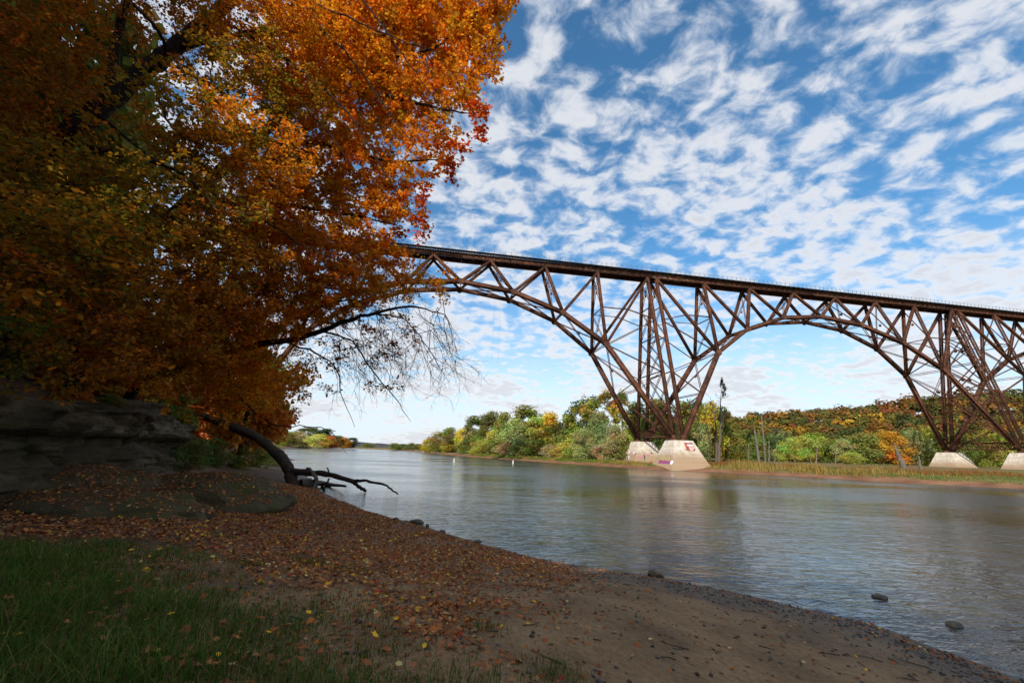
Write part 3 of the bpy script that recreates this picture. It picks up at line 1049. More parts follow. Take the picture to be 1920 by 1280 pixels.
PAL = {k: [tuple(min(0.8, q * (1.0 if k in ('olive', 'brown') else 1.22)) for q in c) for c in v] for k, v in PAL.items()}


def pal(keys, rng, jit=0.16):
    out = np.empty((len(keys), 3))
    for k in set(keys):
        i = np.flatnonzero(np.array(keys) == k)
        out[i] = np.array(PAL[k])[rng.integers(0, len(PAL[k]), len(i))]
    return out * (1 + jit * rng.standard_normal((len(keys), 1))).clip(0.5, 1.6)


def smooth_path(pts, n):
    """Catmull-Rom through points"""
    P = np.asarray(pts, float)
    P = np.concatenate([[2 * P[0] - P[1]], P, [2 * P[-1] - P[-2]]])
    out = []
    m_ = len(P) - 3
    for t in np.linspace(0, m_ - 1e-6, n):
        i = int(t); f = t - i
        a, b, c, d = P[i:i + 4]
        out.append(0.5 * ((2 * b) + (-a + c) * f + (2 * a - 5 * b + 4 * c - d) * f * f + (-a + 3 * b - 3 * c + d) * f ** 3))
    return np.array(out)


def tubes(mb, P, R, k=3):
    """many tubes at once: P (n, m, 3), R (m,)"""
    n, m_, _ = P.shape
    T = unit(np.gradient(P, axis=1))
    ref = np.where(np.abs(T[:, :1, 2:3]) < 0.9, np.array([0, 0, 1.0]), np.array([1.0, 0, 0]))
    U = unit(np.cross(T, np.broadcast_to(ref, T.shape))); W = np.cross(T, U)
    a = np.linspace(0, 2 * math.pi, k, endpoint=False)
    R = np.broadcast_to(R, (n, m_))
    V = P[:, :, None] + R[:, :, None, None] * (np.cos(a)[None, None, :, None] * U[:, :, None] + np.sin(a)[None, None, :, None] * W[:, :, None])
    i = np.arange(m_ - 1)[:, None] * k; j = np.arange(k)[None]; j2 = (j + 1) % k
    F = np.stack([i + j, i + j2, i + k + j2, i + k + j], -1).reshape(-1, 4)
    F = (F[None] + (np.arange(n) * m_ * k)[:, None, None]).reshape(-1, 4)
    mb.add(V.reshape(-1, 3), F)


def grow_tree(root, mains, lobes, rng, leaf_size, shape, per_cluster, spray_r, droop=0.3, bark=M_BARK, n_single=0, twig_k=3):
    """mains: [(name, points, r0, r1)]; lobes: [(centre, radii, clusters, palette)]. Parts: trunk, limb, branch (thin), crown."""
    nodes, nrad = [], []
    for nm, pts, r0, r1 in mains:
        path = smooth_path(pts, max(10, int(np.sum(np.linalg.norm(np.diff(pts, axis=0), axis=1)) / 0.35)))
        path[1:-1] += rng.normal(0, 0.02, path[1:-1].shape)
        rad = np.linspace(r0, r1, len(path)) * (1 + 0.06 * rng.standard_normal(len(path)))
        mb = MB(); mb.tube(path, rad, 9 if r0 > 0.1 else 6)
        me = mb.mesh(nm, bark, True); offset(me, root.location); link(nm, me, root)
        nodes.append(path); nrad.append(rad)
    nodes = np.concatenate(nodes); nrad = np.concatenate(nrad)
    # cluster centres
    cen, key = [], []
    for c, r, n, pk in lobes:
        q = unit(rng.standard_normal((n, 3))) * (rng.random((n, 1)) ** 0.42)
        cen.append(np.asarray(c) + q * np.asarray(r)); key += [pk] * n
    cen = np.concatenate(cen); key = np.array(key)
    d0 = np.array([np.min(np.linalg.norm(nodes - c, axis=1)) for c in cen])
    order = np.argsort(d0)
    mbB = MB()
    ends = np.zeros_like(cen)
    for i in order:
        a = cen[i]
        dd = np.linalg.norm(nodes - a, axis=1) + 0.6 * np.maximum(0, nodes[:, 2] - a[2])
        j = int(np.argmin(dd)); p0 = nodes[j]; L = np.linalg.norm(a - p0)
        if L < 0.15:
            ends[i] = unit(rng.standard_normal(3)); continue
        n = max(3, int(L / 0.3))
        t = np.linspace(0, 1, n)[:, None]
        side = rng.normal(0, 0.10 * L, 3); side[2] = abs(side[2]) + 0.08 * L
        path = p0 * (1 - t) + a * t + side * (t * (1 - t)) * 2.0
        path[1:-1] += rng.normal(0, 0.025 + 0.012 * L, path[1:-1].shape)
        r0 = min(nrad[j] * 0.62, 0.007 + 0.0085 * L)
        rad = np.linspace(r0, 0.0045, n)
        mbB.tube(path, rad, 5 if r0 > 0.02 else 3, cap=False)
        nodes = np.concatenate([nodes, path[1:]]); nrad = np.concatenate([nrad, rad[1:]])
        ends[i] = unit(path[-1] - path[-2])
    # twigs and leaves
    NT = 5
    tw_d = unit(np.repeat(ends, NT, 0) * 0.5 + rng.standard_normal((len(cen) * NT, 3)) * np.array([1, 1, 0.55]) + np.array([0, 0, -droop]))
    tw_L = spray_r * rng.uniform(0.55, 1.15, len(tw_d))
    base = np.repeat(cen, NT, 0)
    tp = np.stack([base, base + tw_d * (tw_L * 0.5)[:, None] + [0, 0, 0.02], base + tw_d * tw_L[:, None] - np.outer(tw_L, [0, 0, 0.06])], 1)
    tubes(mbB, tp, np.array([0.006, 0.0045, 0.003]), twig_k)
    me = mbB.mesh('branch', M_TWIG); offset(me, root.location)
    tag(link('branch', me, root), kind='stuff')
    per = max(1, per_cluster // NT)
    tid = np.repeat(np.arange(len(tw_d)), per)
    f = rng.uniform(0.15, 1.1, len(tid))
    lp = base[tid] + tw_d[tid] * (tw_L[tid] * f)[:, None] + rng.normal(0, 0.10 * spray_r + 0.03, (len(tid), 3))
    nr = np.array([0, 0, 1.0]) + rng.normal(0, 0.55, (len(tid), 3))
    tn = tw_d[tid] + rng.normal(0, 0.6, (len(tid), 3)) + np.array([0, 0, -0.5])
    sz = leaf_size * rng.uniform(0.45, 1.4, len(tid))
    ck = np.repeat(np.repeat(key, NT), per)
    cl_tint = np.repeat(np.repeat(1 + 0.14 * rng.standard_normal((len(cen), 3)) * [1, 0.9, 0.5], NT, 0), per, 0).clip(0.6, 1.5)
    col = (pal(list(ck), rng) * cl_tint).clip(0.005, 0.8)
    single = np.zeros(len(lp), bool)
    if n_single:
        dist = np.linalg.norm(lp - np.array([0, 0, EYE]), axis=1)
        px_, py_ = to_px(lp)
        vis = ((lp - [0, 0, EYE]) @ _fw > 0) & (px_ > 2) & (px_ < 1918) & (py_ > 2) & (py_ < 1278)
        dist[~vis] = 1e9
        single[np.argsort(dist / sz)[:n_single]] = True
        variants = []
        for v in range(6):
            mb = MB(); leaf_cloud(mb, shape, np.zeros((1, 3)), np.array([[0, 0, 1.0]]), np.array([[0, 1.0, 0]]), np.ones(1), np.array(PAL[['olive', 'brown', 'orange'][v % 3]][v // 3:v // 3 + 1]))
            variants.append(mb.mesh('leaf', M_LEAF))
        for q in np.flatnonzero(single):
            o = link('leaf', variants[int(rng.integers(6))], root)
            n_ = unit(nr[q]); t_ = unit(tn[q] - n_ * (tn[q] @ n_)); b_ = np.cross(n_, t_)
            mm = Matrix.Identity(4)
            for r_ in range(3):
                mm[r_][0] = b_[r_] * sz[q]; mm[r_][1] = t_[r_] * sz[q]; mm[r_][2] = n_[r_] * sz[q]; mm[r_][3] = lp[q][r_] - root.location[r_]
            o.matrix_local = mm
    mbL = MB(); s = ~single
    leaf_cloud(mbL, shape, lp[s], nr[s], tn[s], sz[s], col[s])
    me = mbL.mesh('crown', M_LEAF); offset(me, root.location)
    cr = link('crown', me, root)
    if n_single: tag(cr, kind='stuff')
    return nodes, nrad


DENS = 0.23


def lobe(px, py, Y, rx, ry, dens, key, deep=1.0):
    c = at_depth(px, py, Y)
    k = np.linalg.norm(c - [0, 0, EYE]) / FPX * 0.95
    r = np.array([rx * k, (rx + ry) / 2 * k * deep, ry * k])
    n = max(3, int(DENS * dens * r[0] * r[1] * r[2] * 4.19))
    return (c, r, n, key)


def D(px, py, Y):
    return at_depth(px, py, Y)


# --- big leaning maple over the cliff (dark trunk across the upper left)
rng = np.random.default_rng(11)
t1 = empty('leaning_maple', (-15.2, 10.6, 4.4), 'large maple with thick dark trunk slanting across the upper left over the rock', 'tree', 'maples on the near bank')
mains = [('trunk', [(-15.2, 10.6, 4.2), D(-30, 390, 11), D(60, 305, 11.3), D(175, 215, 11.6), D(290, 120, 12), D(400, 30, 12.4), D(500, -60, 12.8), D(560, -170, 13)], 0.42, 0.17),
         ('limb', [D(205, 190, 11.7), D(215, 90, 11.6), D(238, -10, 11.5), D(250, -120, 11.4)], 0.17, 0.09),
         ('limb', [D(330, 90, 12.1), D(420, 72, 12.4), D(520, 55, 12.9), D(650, 90, 13.4)], 0.13, 0.03),
         ('limb', [D(270, 140, 11.9), D(310, 112, 11.0), D(300, 60, 10.2), D(250, 10, 9.5)], 0.08, 0.04),
         ('limb', [D(255, 110, 10.2), D(290, 160, 9.8), D(322, 240, 9.4), D(400, 285, 9.2)], 0.06, 0.012),
         ('limb', [D(120, 262, 11.4), D(200, 285, 10.2), D(330, 320, 9.4), D(420, 400, 9.0)], 0.09, 0.015),
         ('limb', [D(400, 30, 12.4), D(520, 100, 11.9), D(640, 200, 11.8), D(720, 320, 12.0), D(770, 400, 12.4)], 0.055, 0.008),
         ('limb', [D(480, -40, 12.7), D(620, 20, 12.0), D(740, 70, 11.9), D(860, 110, 12.2)], 0.05, 0.008),
         ('limb', [D(300, 112, 12.0), D(440, 190, 11.4), D(560, 300, 11.3), D(640, 410, 11.6), D(670, 480, 12)], 0.05, 0.008),
         ('limb', [D(180, 212, 11.6), D(330, 330, 10.8), D(470, 400, 10.9), D(590, 470, 11.4), D(690, 510, 12)], 0.05, 0.008),
         ('limb', [D(560, -160, 13), D(650, -40, 12.0), D(760, 110, 11.9), D(840, 220, 12.2)], 0.05, 0.008),
         ('limb', [D(-20, 385, 11), D(60, 420, 9.0), D(140, 470, 7.8), D(200, 520, 7.2)], 0.08, 0.012)]
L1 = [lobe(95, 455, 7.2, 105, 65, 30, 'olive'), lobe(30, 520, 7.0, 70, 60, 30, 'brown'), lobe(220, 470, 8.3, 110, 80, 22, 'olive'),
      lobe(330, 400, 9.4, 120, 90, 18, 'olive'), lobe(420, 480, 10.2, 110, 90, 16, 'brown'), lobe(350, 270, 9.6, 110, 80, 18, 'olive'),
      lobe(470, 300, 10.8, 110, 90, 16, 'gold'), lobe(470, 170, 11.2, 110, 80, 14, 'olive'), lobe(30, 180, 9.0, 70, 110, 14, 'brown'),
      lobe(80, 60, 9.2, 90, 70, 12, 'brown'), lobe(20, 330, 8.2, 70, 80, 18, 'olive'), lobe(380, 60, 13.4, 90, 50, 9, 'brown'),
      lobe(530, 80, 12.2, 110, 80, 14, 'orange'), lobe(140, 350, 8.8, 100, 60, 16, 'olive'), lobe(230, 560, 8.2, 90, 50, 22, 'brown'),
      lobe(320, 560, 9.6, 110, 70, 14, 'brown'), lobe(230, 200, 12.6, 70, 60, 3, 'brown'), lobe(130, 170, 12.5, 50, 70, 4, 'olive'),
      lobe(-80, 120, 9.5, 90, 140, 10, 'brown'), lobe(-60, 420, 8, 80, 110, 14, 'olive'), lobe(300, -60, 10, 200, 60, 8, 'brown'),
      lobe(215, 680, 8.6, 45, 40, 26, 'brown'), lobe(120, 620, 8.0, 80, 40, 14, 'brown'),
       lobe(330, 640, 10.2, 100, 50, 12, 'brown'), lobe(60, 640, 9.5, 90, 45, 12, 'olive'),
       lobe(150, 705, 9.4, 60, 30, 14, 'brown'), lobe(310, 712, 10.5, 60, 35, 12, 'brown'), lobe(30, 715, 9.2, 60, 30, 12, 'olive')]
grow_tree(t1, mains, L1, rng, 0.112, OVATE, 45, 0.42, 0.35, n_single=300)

DENS = 0.26
# --- bright orange maple leaning out over the water
rng = np.random.default_rng(12)
t2 = empty('orange_maple', (-16.5, 15.5, 5.0), 'bright orange and red maple crown reaching out over the water', 'tree', 'maples on the near bank')
mains = [('trunk', [(-16.5, 15.5, 4.6), D(180, 560, 15.4), D(330, 400, 15.2), D(470, 270, 15), D(600, 160, 14.8), D(720, 70, 14.6), D(830, -20, 14.4)], 0.36, 0.06),
         ('limb', [D(330, 400, 15.2), D(480, 380, 15.3), D(640, 400, 15.2), D(740, 420, 15)], 0.15, 0.02),
         ('limb', [D(470, 270, 15), D(600, 270, 14.6), D(720, 300, 14.2), D(820, 300, 14)], 0.14, 0.02),
         ('limb', [D(600, 160, 14.8), D(720, 180, 14), D(830, 205, 13.7), D(890, 215, 13.5)], 0.11, 0.015),
         ('limb', [D(700, 110, 14.3), D(800, 95, 13.8), D(880, 40, 13.8), D(900, 10, 13.8)], 0.09, 0.015),
         ('limb', [D(560, 20, 12.6), D(650, 100, 12.3), D(720, 200, 12.2), D(800, 300, 12.4)], 0.05, 0.01),
         ('limb', [D(520, 60, 12.8), D(560, 180, 12.5), D(640, 280, 12.3), D(700, 380, 12.6)], 0.045, 0.01)]
L2 = [lobe(885, 30, 14, 62, 62, 9, 'orange'), lobe(868, 100, 14, 62, 55, 9, 'orange'), lobe(878, 170, 13.6, 44, 40, 12, 'orange'), lobe(893, 225, 13.4, 32, 34, 16, 'red'),
      lobe(800, 190, 14.4, 80, 60, 9, 'gold'), lobe(800, 270, 14.2, 62, 45, 10, 'orange'), lobe(838, 300, 14, 36, 34, 14, 'red'), lobe(770, 340, 14.6, 50, 42, 11, 'orange'),
      lobe(795, 362, 14.4, 30, 22, 14, 'red'), lobe(735, 410, 15, 55, 42, 10, 'orange'), lobe(765, 430, 15, 30, 32, 13, 'red'), lobe(700, 340, 15, 85, 70, 8, 'orange'),
      lobe(660, 440, 15.6, 90, 65, 8, 'orange'), lobe(730, 485, 16, 48, 28, 10, 'gold'), lobe(600, 500, 16, 100, 60, 8, 'gold'), lobe(650, 250, 14.8, 110, 85, 8, 'gold'),
      lobe(720, 130, 14.6, 110, 85, 8, 'orange'), lobe(600, 130, 14.6, 110, 85, 8, 'gold'), lobe(790, 50, 14.4, 100, 70, 8, 'orange'), lobe(660, 20, 14.4, 120, 70, 8, 'orange'),
      lobe(560, 330, 15.4, 110, 90, 8, 'gold'), lobe(480, 430, 15.8, 100, 90, 8, 'gold'), lobe(870, -60, 14.2, 90, 60, 8, 'orange'), lobe(700, -80, 14.4, 140, 60, 7, 'orange'),
      lobe(540, 430, 16, 100, 70, 8, 'orange'), lobe(910, 20, 13.8, 30, 50, 8, 'gold'), lobe(915, 120, 13.7, 18, 60, 6, 'orange'), lobe(480, 560, 16.4, 110, 60, 8, 'orange'),
      lobe(390, 520, 16, 110, 70, 7, 'brown'), lobe(640, 540, 16.6, 70, 35, 8, 'orange')]
L2 += [lobe(330, 620, 16.2, 110, 60, 6, 'brown'), lobe(430, 640, 16.6, 90, 55, 6, 'gold'), lobe(560, 560, 16.6, 90, 50, 7, 'orange'), lobe(240, 660, 16, 90, 50, 5, 'brown')]
grow_tree(t2, mains, L2, rng, 0.138, MAPLE, 55, 0.47, 0.3)

DENS = 0.62
# --- lower tree with the long limb arching over the water and its bare twig ends
rng = np.random.default_rng(13)
t3 = empty('overhanging_tree', (-19.5, 21.0, 4.4), 'tree with a long arching limb drooping bare twigs over the water', 'tree', 'maples on the near bank')
mains = [('trunk', [(-19.5, 21.0, 4.0), D(260, 720, 20.2), D(340, 690, 19.4), D(420, 664, 18.8)], 0.26, 0.17),
         ('limb', [D(420, 664, 18.8), D(490, 645, 18.3), D(560, 634, 17.9), D(640, 606, 17.4), D(700, 588, 17.0), D(770, 575, 16.7), D(835, 590, 16.4)], 0.17, 0.02),
         ('limb', [D(545, 637, 18), D(600, 575, 17.6), D(680, 560, 17.2), D(760, 535, 17)], 0.06, 0.015),
         ('limb', [D(600, 620, 17.6), D(660, 640, 17.2), D(695, 690, 17), D(740, 745, 16.8), D(770, 790, 16.7)], 0.05, 0.008),
         ('limb', [D(530, 640, 18), D(590, 660, 17.6), D(630, 690, 17.4), D(640, 740, 17.3), D(665, 800, 17.2)], 0.05, 0.008),
         ('limb', [D(700, 588, 17), D(760, 600, 16.6), D(800, 650, 16.4), D(845, 720, 16.2)], 0.04, 0.006),
         ('limb', [D(420, 664, 18.8), D(440, 730, 18.4), D(500, 790, 18.0), D(560, 800, 17.8), D(615, 806, 17.6), D(650, 850, 17.5)], 0.045, 0.007)]
L3 = [lobe(430, 600, 18.6, 90, 50, 6, 'orange'), lobe(520, 600, 18.2, 90, 45, 6, 'orange'), lobe(610, 575, 17.8, 80, 35, 6, 'orange'), lobe(690, 545, 17.4, 75, 36, 8, 'gold'),
      lobe(755, 518, 17.2, 58, 36, 9, 'orange'), lobe(805, 515, 17, 40, 32, 7, 'orange'), lobe(700, 490, 17.6, 70, 36, 8, 'orange'), lobe(830, 545, 16.8, 36, 22, 3.5, 'brown'), lobe(540, 680, 18, 60, 45, 4, 'orange'),
      lobe(470, 700, 18.4, 70, 60, 6, 'orange'), lobe(400, 720, 19, 70, 60, 6, 'orange'), lobe(480, 742, 18.2, 60, 36, 6, 'orange'), lobe(535, 778, 17.9, 38, 24, 6, 'red'),
      lobe(540, 730, 18, 35, 30, 4, 'orange'), lobe(415, 752, 18.6, 40, 26, 5, 'brown'), lobe(620, 665, 17.4, 50, 40, 2.6, 'brown'), lobe(700, 680, 17, 45, 50, 2.2, 'brown'),
      lobe(740, 610, 16.8, 60, 40, 2.6, 'brown'), lobe(330, 680, 19.4, 70, 50, 4, 'brown'), lobe(600, 740, 17.4, 30, 30, 2.2, 'brown'), lobe(730, 725, 16.8, 30, 35, 2.0, 'brown')]
nodes3, nrad3 = grow_tree(t3, mains, L3, rng, 0.132, OVATE, 40, 0.5, 0.35)
# bare hanging twigs: forking, arching out and then down
mb = MB()


def twig(p, d, L, r, level):
    n = max(3, int(L / 0.13))
    Q = [p]
    for i in range(n):
        d = unit(d + rng.normal(0, 0.15, 3) + np.array([0.01, 0, -0.06]))
        Q.append(Q[-1] + d * (L / n))
    mb.tube(np.array(Q), np.linspace(r, max(0.003, r * 0.35), n + 1), 4 if level > 1 else 3, cap=False)
    if level:
        for k in range(int(L * (3.2 if level > 1 else 4.2)) + 1):
            j = int(rng.integers(1, n + 1))
            twig(Q[j], unit(d + rng.normal(0, 0.6, 3) + np.array([0.15, 0, 0.1])), L * rng.uniform(0.22, 0.5), r * 0.55, level - 1)


for k in range(90):
    s = D(rng.uniform(600, 850), rng.uniform(545, 680), 17.2 + rng.normal(0, 0.6))
    j = int(np.argmin(np.linalg.norm(nodes3 - s, axis=1)))
    t_ = np.linspace(0, 1, 5)[:, None]
    link_p = nodes3[j] * (1 - t_) + s * t_ + rng.normal(0, 0.04, (5, 3)) * np.sin(t_ * 3.14)
    mb.tube(link_p, np.linspace(0.016, 0.013, 5), 4, cap=False)
    twig(s, unit(np.array([rng.normal(0.45, 0.35), rng.normal(0, 0.35), -0.55])), rng.uniform(1.0, 2.6), 0.013, 2)
me = mb.mesh('bare_twig', M_TWIG); offset(me, t3.location)
tag(link('bare_twig', me, t3), 'tangle of bare drooping twigs', kind='stuff')

# --- trunk leaning down to the beach, its limb lying out into the water
rng = np.random.default_rng(14)
t4 = empty('fallen_tree', gpt(552, 906), 'dark trunk leaning over the beach with a forked limb reaching into the water', 'tree')
Y4 = float(t4.location[1])
mains = [('trunk', [gpt(556, 908) + [0, 0, -0.35], D(545, 893, Y4), D(535, 868, Y4 + 0.2), D(508, 840, Y4 + 0.6), D(478, 818, Y4 + 1.0), D(440, 802, Y4 + 1.6), D(385, 782, Y4 + 2.6), D(320, 765, Y4 + 4)], 0.44, 0.30),
         ('limb', [D(548, 884, Y4), D(575, 886, Y4 - .3), D(600, 887, Y4 - .6), D(632, 893, Y4 - 1), D(665, 903, Y4 - 1.6)], 0.26, 0.15),
         ('limb', [D(660, 901, Y4 - 1.5), D(672, 911, Y4 - 1.9), D(686, 920, Y4 - 2.3)], 0.15, 0.09),
         ('limb', [D(664, 902, Y4 - 1.6), D(680, 900, Y4 - 2), D(702, 905, Y4 - 2.6), D(722, 908, Y4 - 3.2), D(733, 917, Y4 - 3.6), D(746, 926, Y4 - 4.0)], 0.11, 0.045),
         ('limb', [D(614, 891, Y4 - .7), D(616, 884, Y4 - .7), D(614, 876, Y4 - .7)], 0.07, 0.04)]
for nm, pts, r0, r1 in mains:
    path = smooth_path(pts, 26 if nm == 'trunk' else 16); path[1:-1] += rng.normal(0, 0.025, path[1:-1].shape)
    mb = MB(); mb.tube(path, np.linspace(r0, r1, len(path)) * (1 + 0.07 * rng.standard_normal(len(path))), 10)
    me = mb.mesh(nm, M_BARK_M, True); offset(me, t4.location); link(nm, me, t4)
# driftwood caught beneath it
dl = empty('driftwood_log', gpt(600, 912), 'grey driftwood log lying at the foot of the leaning trunk', 'log')
for nm, pts, r0, r1 in (('log', [gpt(562, 911) + [0, 0, .2], gpt(590, 913) + [0, 0, .25], gpt(615, 915) + [0, 0, .3], D(648, 911, 30.5)], 0.30, 0.08),
                        ('stub', [gpt(588, 912) + [0, 0, .2], D(592, 896, 32), D(586, 886, 32), D(575, 878, 32.2)], 0.16, 0.12),
                        ('stub', [gpt(604, 912) + [0, 0, .2], D(612, 905, 31.5), D(618, 896, 31.5)], 0.13, 0.06),
                        ('stub', [gpt(585, 918), D(592, 905, 31), D(590, 893, 31)], 0.09, 0.05)):
    path = smooth_path(pts, 10); path[1:-1] += rng.normal(0, 0.03, path[1:-1].shape)
    mb = MB(); mb.tube(path, np.linspace(r0, r1, 10) * (1 + 0.1 * rng.standard_normal(10)), 8)
    me = mb.mesh(nm, M_DEAD if nm == 'stub' else M_BARK_L, True); offset(me, dl.location); link(nm, me, dl)

# ------------------------------------------------------------------ rock cliff and mossy ledges
M_ROCK, nt, out = mat_new('sandstone_ledge')
p = pos(nt)
sp = nt.nodes.new('ShaderNodeSeparateXYZ'); nt.links.new(p, sp.inputs[0])
n1 = noise_n(nt, mapping(nt, p, scale=(0.5, 0.5, 1.6)), 1.4, 7, 0.65)
rock = ramp(nt, n1.outputs['Fac'], [(0.3, (0.035, 0.025, 0.015)), (0.5, (0.11, 0.082, 0.048)), (0.7, (0.25, 0.20, 0.13))])
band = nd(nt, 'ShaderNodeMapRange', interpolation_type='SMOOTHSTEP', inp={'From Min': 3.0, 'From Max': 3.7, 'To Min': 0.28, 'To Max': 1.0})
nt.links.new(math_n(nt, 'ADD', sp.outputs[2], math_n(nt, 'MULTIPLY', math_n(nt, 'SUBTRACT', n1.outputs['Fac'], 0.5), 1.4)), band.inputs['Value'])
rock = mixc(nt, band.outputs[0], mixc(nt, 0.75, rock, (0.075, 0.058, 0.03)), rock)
moss = noise_n(nt, p, 0.9, 5, 0.6)
rock = mixc(nt, math_n(nt, 'MULTIPLY', math_n(nt, 'SUBTRACT', moss.outputs['Fac'], 0.53, clamp=True), 5.0, clamp=True), rock, (0.05, 0.055, 0.018))
strata = noise_n(nt, mapping(nt, p, scale=(0.4, 0.4, 4.0)), 1.6, 5, 0.6)
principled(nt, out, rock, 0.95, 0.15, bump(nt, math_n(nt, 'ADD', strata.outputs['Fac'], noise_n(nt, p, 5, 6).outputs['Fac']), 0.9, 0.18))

seg = np.array(CLIFF[1:9], float)
cum = np.concatenate([[0], np.cumsum(np.linalg.norm(np.diff(seg, axis=0), axis=1))])
na, nh = 460, 110
sa = np.linspace(0, cum[-1] - 8, na)
cx = np.interp(sa, cum, seg[:, 0]); cy = np.interp(sa, cum, seg[:, 1])
tx = np.gradient(cx, sa); ty = np.gradient(cy, sa)
nrm2 = np.stack([ty, -tx], 1); nrm2 /= np.linalg.norm(nrm2, axis=1, keepdims=True)      # towards the river
hh = np.linspace(0, 1, nh)
A, Hh = np.meshgrid(sa, hh)
top_h = 4.7 + 1.1 * vnoise(A * 0.22, A * 0, 81) + 0.5 * vnoise(A * 0.9, A * 0, 82) - 1.3 * sstep(A, 26, 38)
Zc = 0.5 + Hh * (top_h - 0.5)
zl = Zc * 2.3 + 0.9 * vnoise(A * 0.35, A * 0, 84)                     # bedding planes, gently wavy
lay = np.floor(zl); fr = zl - lay
bed = 0.85 * vnoise(lay * 7.31 + 0.5, A * 0.45 + lay * 3.1, 85) * (1 - 0.35 * sstep(np.abs(fr - 0.5), 0.36, 0.5))
crack = -0.4 * sstep(-np.abs(vnoise(A * 0.8 + lay * 0.37, Zc * 0.25, 86)), -0.035, 0.0)
def h2(a, b, sd=0):
    k_ = (a.astype(np.int64) * 73856093) ^ (b.astype(np.int64) * 19349663) ^ (sd * 83492791)
    k_ = ((k_ ^ (k_ >> 13)) * 1274126177) & 0xFFFFFFFF
    return ((k_ ^ (k_ >> 15)) & 0xFFFF) / 65535.0 - 0.5
blk = np.floor(A * (0.55 + 0.5 * h2(lay, lay, 3)) + 9 * h2(lay, lay * 0, 1) + 0.5 * vnoise(A * 0.8, Zc * 2, 96))
bed = bed * 0.5 + 0.55 * h2(blk, lay, 2)
bulge = 0.85 * fbm(A * 0.24, Zc * 0.4, 83, 3) + 0.30 * fbm(A * 1.7, Zc * 2.4, 87, 5)
ledge = 0.25 * sstep(Zc, 3.1, 3.35) - 0.9 * sstep(Zc, 2.2, 2.8) * (1 - sstep(Zc, 3.0, 3.3)) * (0.6 + vnoise(A * 0.3, A * 0, 88)) + 0.55 * (1 - sstep(Zc, 1.5, 2.4)) * (1 + 1.5 * vnoise(A * 0.4, A * 0, 90))
back = -1.9 * sstep(Hh, 0.93, 1.0) - 0.5 * sstep(vnoise(A * 0.5, Zc * 0.6, 95), 0.1, 0.2) * sstep(Hh, 0.5, 0.6)
off = (0.1 + bulge + bed + crack + 0.65 * ledge + back)
Xc = np.tile(cx, (nh, 1)) + off * nrm2[:, 0]; Yc = np.tile(cy, (nh, 1)) + off * nrm2[:, 1]
Zc = Zc + 0.06 * fbm(A * 1.5, Zc * 2, 91, 3)
i = np.arange(nh - 1)[:, None] * na + np.arange(na - 1)[None]
mb = MB(); mb.add(np.stack([Xc, Yc, Zc], -1).reshape(-1, 3), np.stack([i, i + 1, i + na + 1, i + na], -1).reshape(-1, 4))
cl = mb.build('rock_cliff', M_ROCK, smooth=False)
tag(cl, 'shaded sandstone ledge with pale upper band under the trees at left', 'cliff')


M_MOSS, nt, out = mat_new('mossy_rock')
p = pos(nt)
n1 = noise_n(nt, p, 1.6, 6, 0.62)
principled(nt, out, ramp(nt, n1.outputs['Fac'], [(0.3, (0.045, 0.034, 0.020)), (0.5, (0.10, 0.078, 0.042)), (0.7, (0.075, 0.075, 0.024))]), 0.95, 0.15, bump(nt, noise_n(nt, p, 7, 6).outputs['Fac'], 0.8, 0.08))


def boulder(name, c, r, mat, seed, label, cat='rock', group=None, n=3, rough=0.28):
    bm = bmesh.new()
    bmesh.ops.create_icosphere(bm, subdivisions=n, radius=1.0)
    for v in bm.verts:
        d = v.co.normalized()
        k = 1 + rough * mnoise.fractal(d * 1.6 + Vector((seed * 3.7, seed, 0)), 1.0, 2.0, 4)
        f = 1.0 - 0.12 * abs(mnoise.noise(d * 3 + Vector((seed, 0, seed)))) + rough * 0.35 * mnoise.fractal(d * 6 + Vector((0, seed, 0)), 0.9, 2.0, 4)
        v.co = Vector((d.x * r[0], d.y * r[1], d.z * r[2])) * (k * f)
    me = bpy.data.meshes.new(name); bm.to_mesh(me); bm.free(); me.materials.append(mat)
    me.polygons.foreach_set('use_smooth', np.ones(len(me.polygons), bool))
    o = link(name, me); o.location = c
    return tag(o, label, cat, group)


MOUNDS = [((-10.6, 15.6), (2.7, 2.5, 1.05), 'mossy rock hump with yellow leaves, nearest the leaning trunk'),
          ((-10.4, 11.2), (2.9, 1.5, 0.62), 'flat mossy rock shelf in the dark left foreground behind the grass'),
          ((-13.2, 13.6), (2.2, 2.0, 0.85), 'low mossy rock at the foot of the cliff')]
mound_objs = []
for k, (c, r, lb) in enumerate(MOUNDS):
    gz = float(ground_z(np.array([c]), False)[0])
    mound_objs.append(boulder('mossy_rock', (c[0], c[1], gz - 0.1), r, M_MOSS, k + 3, lb, 'rock', 'mossy rocks below the cliff', 4, 0.2))

